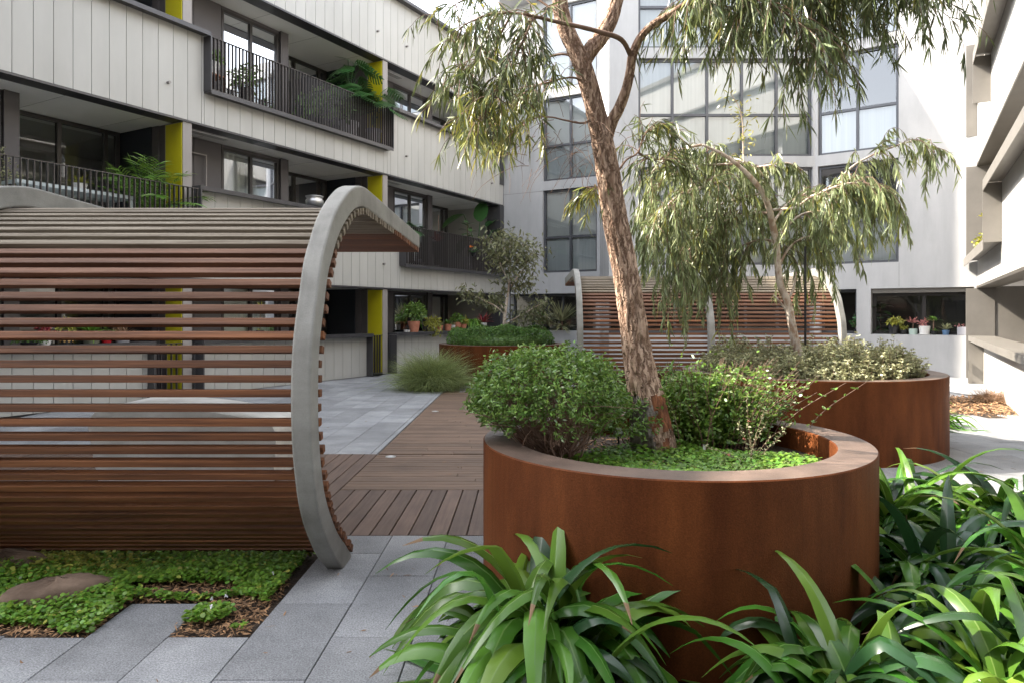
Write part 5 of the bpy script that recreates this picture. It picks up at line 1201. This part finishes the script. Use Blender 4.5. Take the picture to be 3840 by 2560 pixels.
t = thing('potted_plant', 'white bowl with spiky plant standing on the balcony table', 'potted plant', bal(13.55, .7, 3.752)); pot_mesh(t, .12, .13, 'whitepot', rim=False); tuft_leaves(t, .12, 50, .34, .025, 'yell', .7, .4, 34)
t = thing('potted_palm', 'bushy green palm at the right end of the left first floor balcony', 'potted plant', bal(12.40, .50, 3.04)); pot_mesh(t, .2, .32, 'greypot'); palm(t, .3, 26, 1.15, 35)
t = thing('potted_plant', 'variegated shrub at the far left of the first floor balcony', 'potted plant', bal(14.75, .85, 3.04)); pot_mesh(t, .18, .35, 'whitepot'); ball_leaves(t, (0, 0, .75), (.3, .3, .5), 500, .05, 'silver', 36)
p = FRL(8.72, -.05, 4.062); t = thing('pewter_bowl', 'round pewter bowl standing on the coping next to the pergola top', 'bowl', p); b = MB(); b.lathe([(.09, 0), (.17, .03), (.205, .09), (.205, .15), (.17, .20), (.20, .235), (.21, .25), (.19, .252), (.16, .20), (0, .1)], 28); b.build('bowl', MT['steel'], t, local=True, smooth=True); tuft_leaves(t, .2, 8, .12, .03, 'yell', .1, .4, 37)
# second floor balcony
t = thing('wooden_chair', 'small reddish wooden chair behind the second floor railing', 'chair', bal(11.0, .55, 6.07)); ch = MB(FRL); ch.box(10.8, 11.2, .35, .75, 6.50, 6.53); ch.build('seat', MT['chairwood'], t); 
for s in (10.82, 11.18):
    for d in (.37, .73): simple(t, 'leg', FRL, 'chairwood', (s - .018, s + .018, d - .018, d + .018, 6.07, 6.499 if d < .5 else 7.05))
simple(t, 'backrest', FRL, 'chairwood', (10.839, 11.161, .72, .74, 6.70, 6.76), (10.839, 11.161, .72, .74, 6.90, 6.97))
t = thing('potted_plant', 'white pot of green leaves standing on the wooden balcony chair', 'potted plant', bal(11.0, .55, 6.531)); pot_mesh(t, .16, .28, 'whitepot', rim=False); ball_leaves(t, (0, 0, .36), (.24, .24, .16), 160, .09, 'shrub', 38)
t = thing('potted_plant', 'trailing plants on a small stand right of the balcony chair', 'potted plant', bal(10.2, .5, 6.07)); pot_mesh(t, .13, .42, 'blackpot'); ball_leaves(t, (0, 0, .62), (.34, .25, .33), 260, .09, 'shrub', 39)
for s, d, n, h, sd in ((7.15, .35, 24, 1.5, 40), ):
    t = thing('monstera_plant', 'big split leaved monstera rising above the second floor railing', 'potted plant', bal(s, d, 6.07)); pot_mesh(t, .25, .4, 'greypot'); monstera(t, .35, n, .60, sd, h)
t = thing('monstera_plant', 'monstera with one long leaf hanging over the railing by the yellow panel', 'potted plant', bal(6.45, .15, 6.07)); pot_mesh(t, .2, .35, 'greypot'); monstera(t, .3, 10, .58, 41, 1.15, (.12, -.12))
t = thing('potted_plant', 'leafy mass of dark plants filling the second floor railing below the monstera', 'potted plant', bal(7.9, .5, 6.07)); pot_mesh(t, .2, .3, 'blackpot'); ball_leaves(t, (0, 0, .6), (.6, .6, .45), 360, .16, 'hedge', 42)
# first floor balcony at the right of the long facade
t = thing('monstera_plant', 'monstera above the railing beside the pergola roof tip', 'potted plant', bal(5.0, .35, 3.04)); pot_mesh(t, .22, .4, 'greypot'); monstera(t, .38, 13, .48, 43, .88)
t = thing('potted_plant', 'red leaved bromeliad showing just above the first floor railing', 'potted plant', bal(3.55, .2, 3.04)); pot_mesh(t, .15, .70, 'blackpot'); tuft_leaves(t, .72, 22, .42, .07, 'redl', .95, .25, 44); stems(t, [[(.03, 0, .7), (.03, 0, 1.5)]], .012, 'twig')
t = thing('potted_plant', 'rubber plant with broad oval leaves and yellow blooms leaning on the railing', 'potted plant', bal(2.0, .15, 3.04)); pot_mesh(t, .16, .35, 'greypot'); stems(t, [[(0, 0, .3), (0, 0, 1.4)]], .014); rs_ = random.Random(9); big_leaf(t, [((0, 0, .75 + i * .05), (math.cos(i * 2.4), math.sin(i * 2.4), rs_.uniform(-.1, .8)), .34, .15) for i in range(16)])
t = thing('bird_of_paradise', 'tall bird of paradise plant with paddle leaves at the end of the first floor balcony', 'potted plant', bal(.95, .45, 3.04)); pot_mesh(t, .2, .4, 'blackpot')
bl = [((.0, 0, 0), 0)]; tops = [(-.45, -.1, 1.85), (.1, -.2, 1.60), (.5, .1, 1.35), (-.35, .25, 1.15), (.3, .3, 1.5)]
stems(t, [[(0, 0, .35), (x * .35, y * .35, z * .6), (x, y, z)] for x, y, z in tops], .014, 'mons'); big_leaf(t, [(tops[0], (-.9, .55, -.15), 1.0, .42), (tops[1], (.08, .3, 1), .80, .50), (tops[2], (.8, .5, -.1), .8, .40), (tops[3], (-.5, .6, -.5), .8, .40), (tops[4], (.3, .4, .5), .7, .36)])
t = thing('hanging_plant', 'small plant with orange flower hung on the outside of the first floor railing', 'hanging plant', FRL(2.25, -.23, 3.38)); b = MB(); b.lathe([(.05, .0), (.09, .12), (.08, .12), (0, .1)], 16); b.build('pot', MT['blackpot'], t, local=True); big_leaf(t, [((0, -.05, .1), (math.cos(a), math.sin(a) - .6, .7), .26, .11) for a in (0, 1.1, 2.1, 3.1, 4.4, 5.4)])
leaves('flower', np.repeat([[-.06, -.07, .28]], 8, 0), RNG.normal(size=(8, 3)) + np.array([0, 0, 1.2]), .11, .03, MT['orange'], t, local=True)
t = thing('potted_plant', 'yellow leaved plant on the shaded first floor sill of the right building', 'potted plant', FRR(1.1, .02, 2.96)); pot_mesh(t, .09, .14, 'terra'); ball_leaves(t, (0, 0, .30), (.16, .2, .2), 160, .07, 'yell', 51); stems(t, [[(0, 0, .2), (.05, .02, .6), (0, .02, .95)]], .006); tuft_leaves(t, .9, 10, .14, .05, 'yell', .6, .3, 52, name='upper_leaves')
# odds and ends in the near planter
t = thing('garden_spotlight', 'small round garden spotlight left of the gum trunk in the near planter', 'spotlight', (.58, 4.30, .73)); b = MB(); b.tube([(0, 0, 0), (0, 0, .10)], .006, 8); b.build('spike', MT['black'], t, local=True); b = MB(); b.tube([(0, .05, .10), (0, -.02, .125)], [.026, .028], 18); b.build('housing', MT['black'], t, local=True); b = MB(); b.tube([(0, -.0201, .1255), (0, -.0225, .1263)], [.024, .022], 18); b.build('lens', MT['steel'], t, local=True)
b = MB(); b.box(1.063, 1.078, 4.148, 4.151, .70, .80); o = b.build('plant_tag', MT['tag']); tag(o, 'white plastic plant tag stuck in the near planter soil', 'tag')
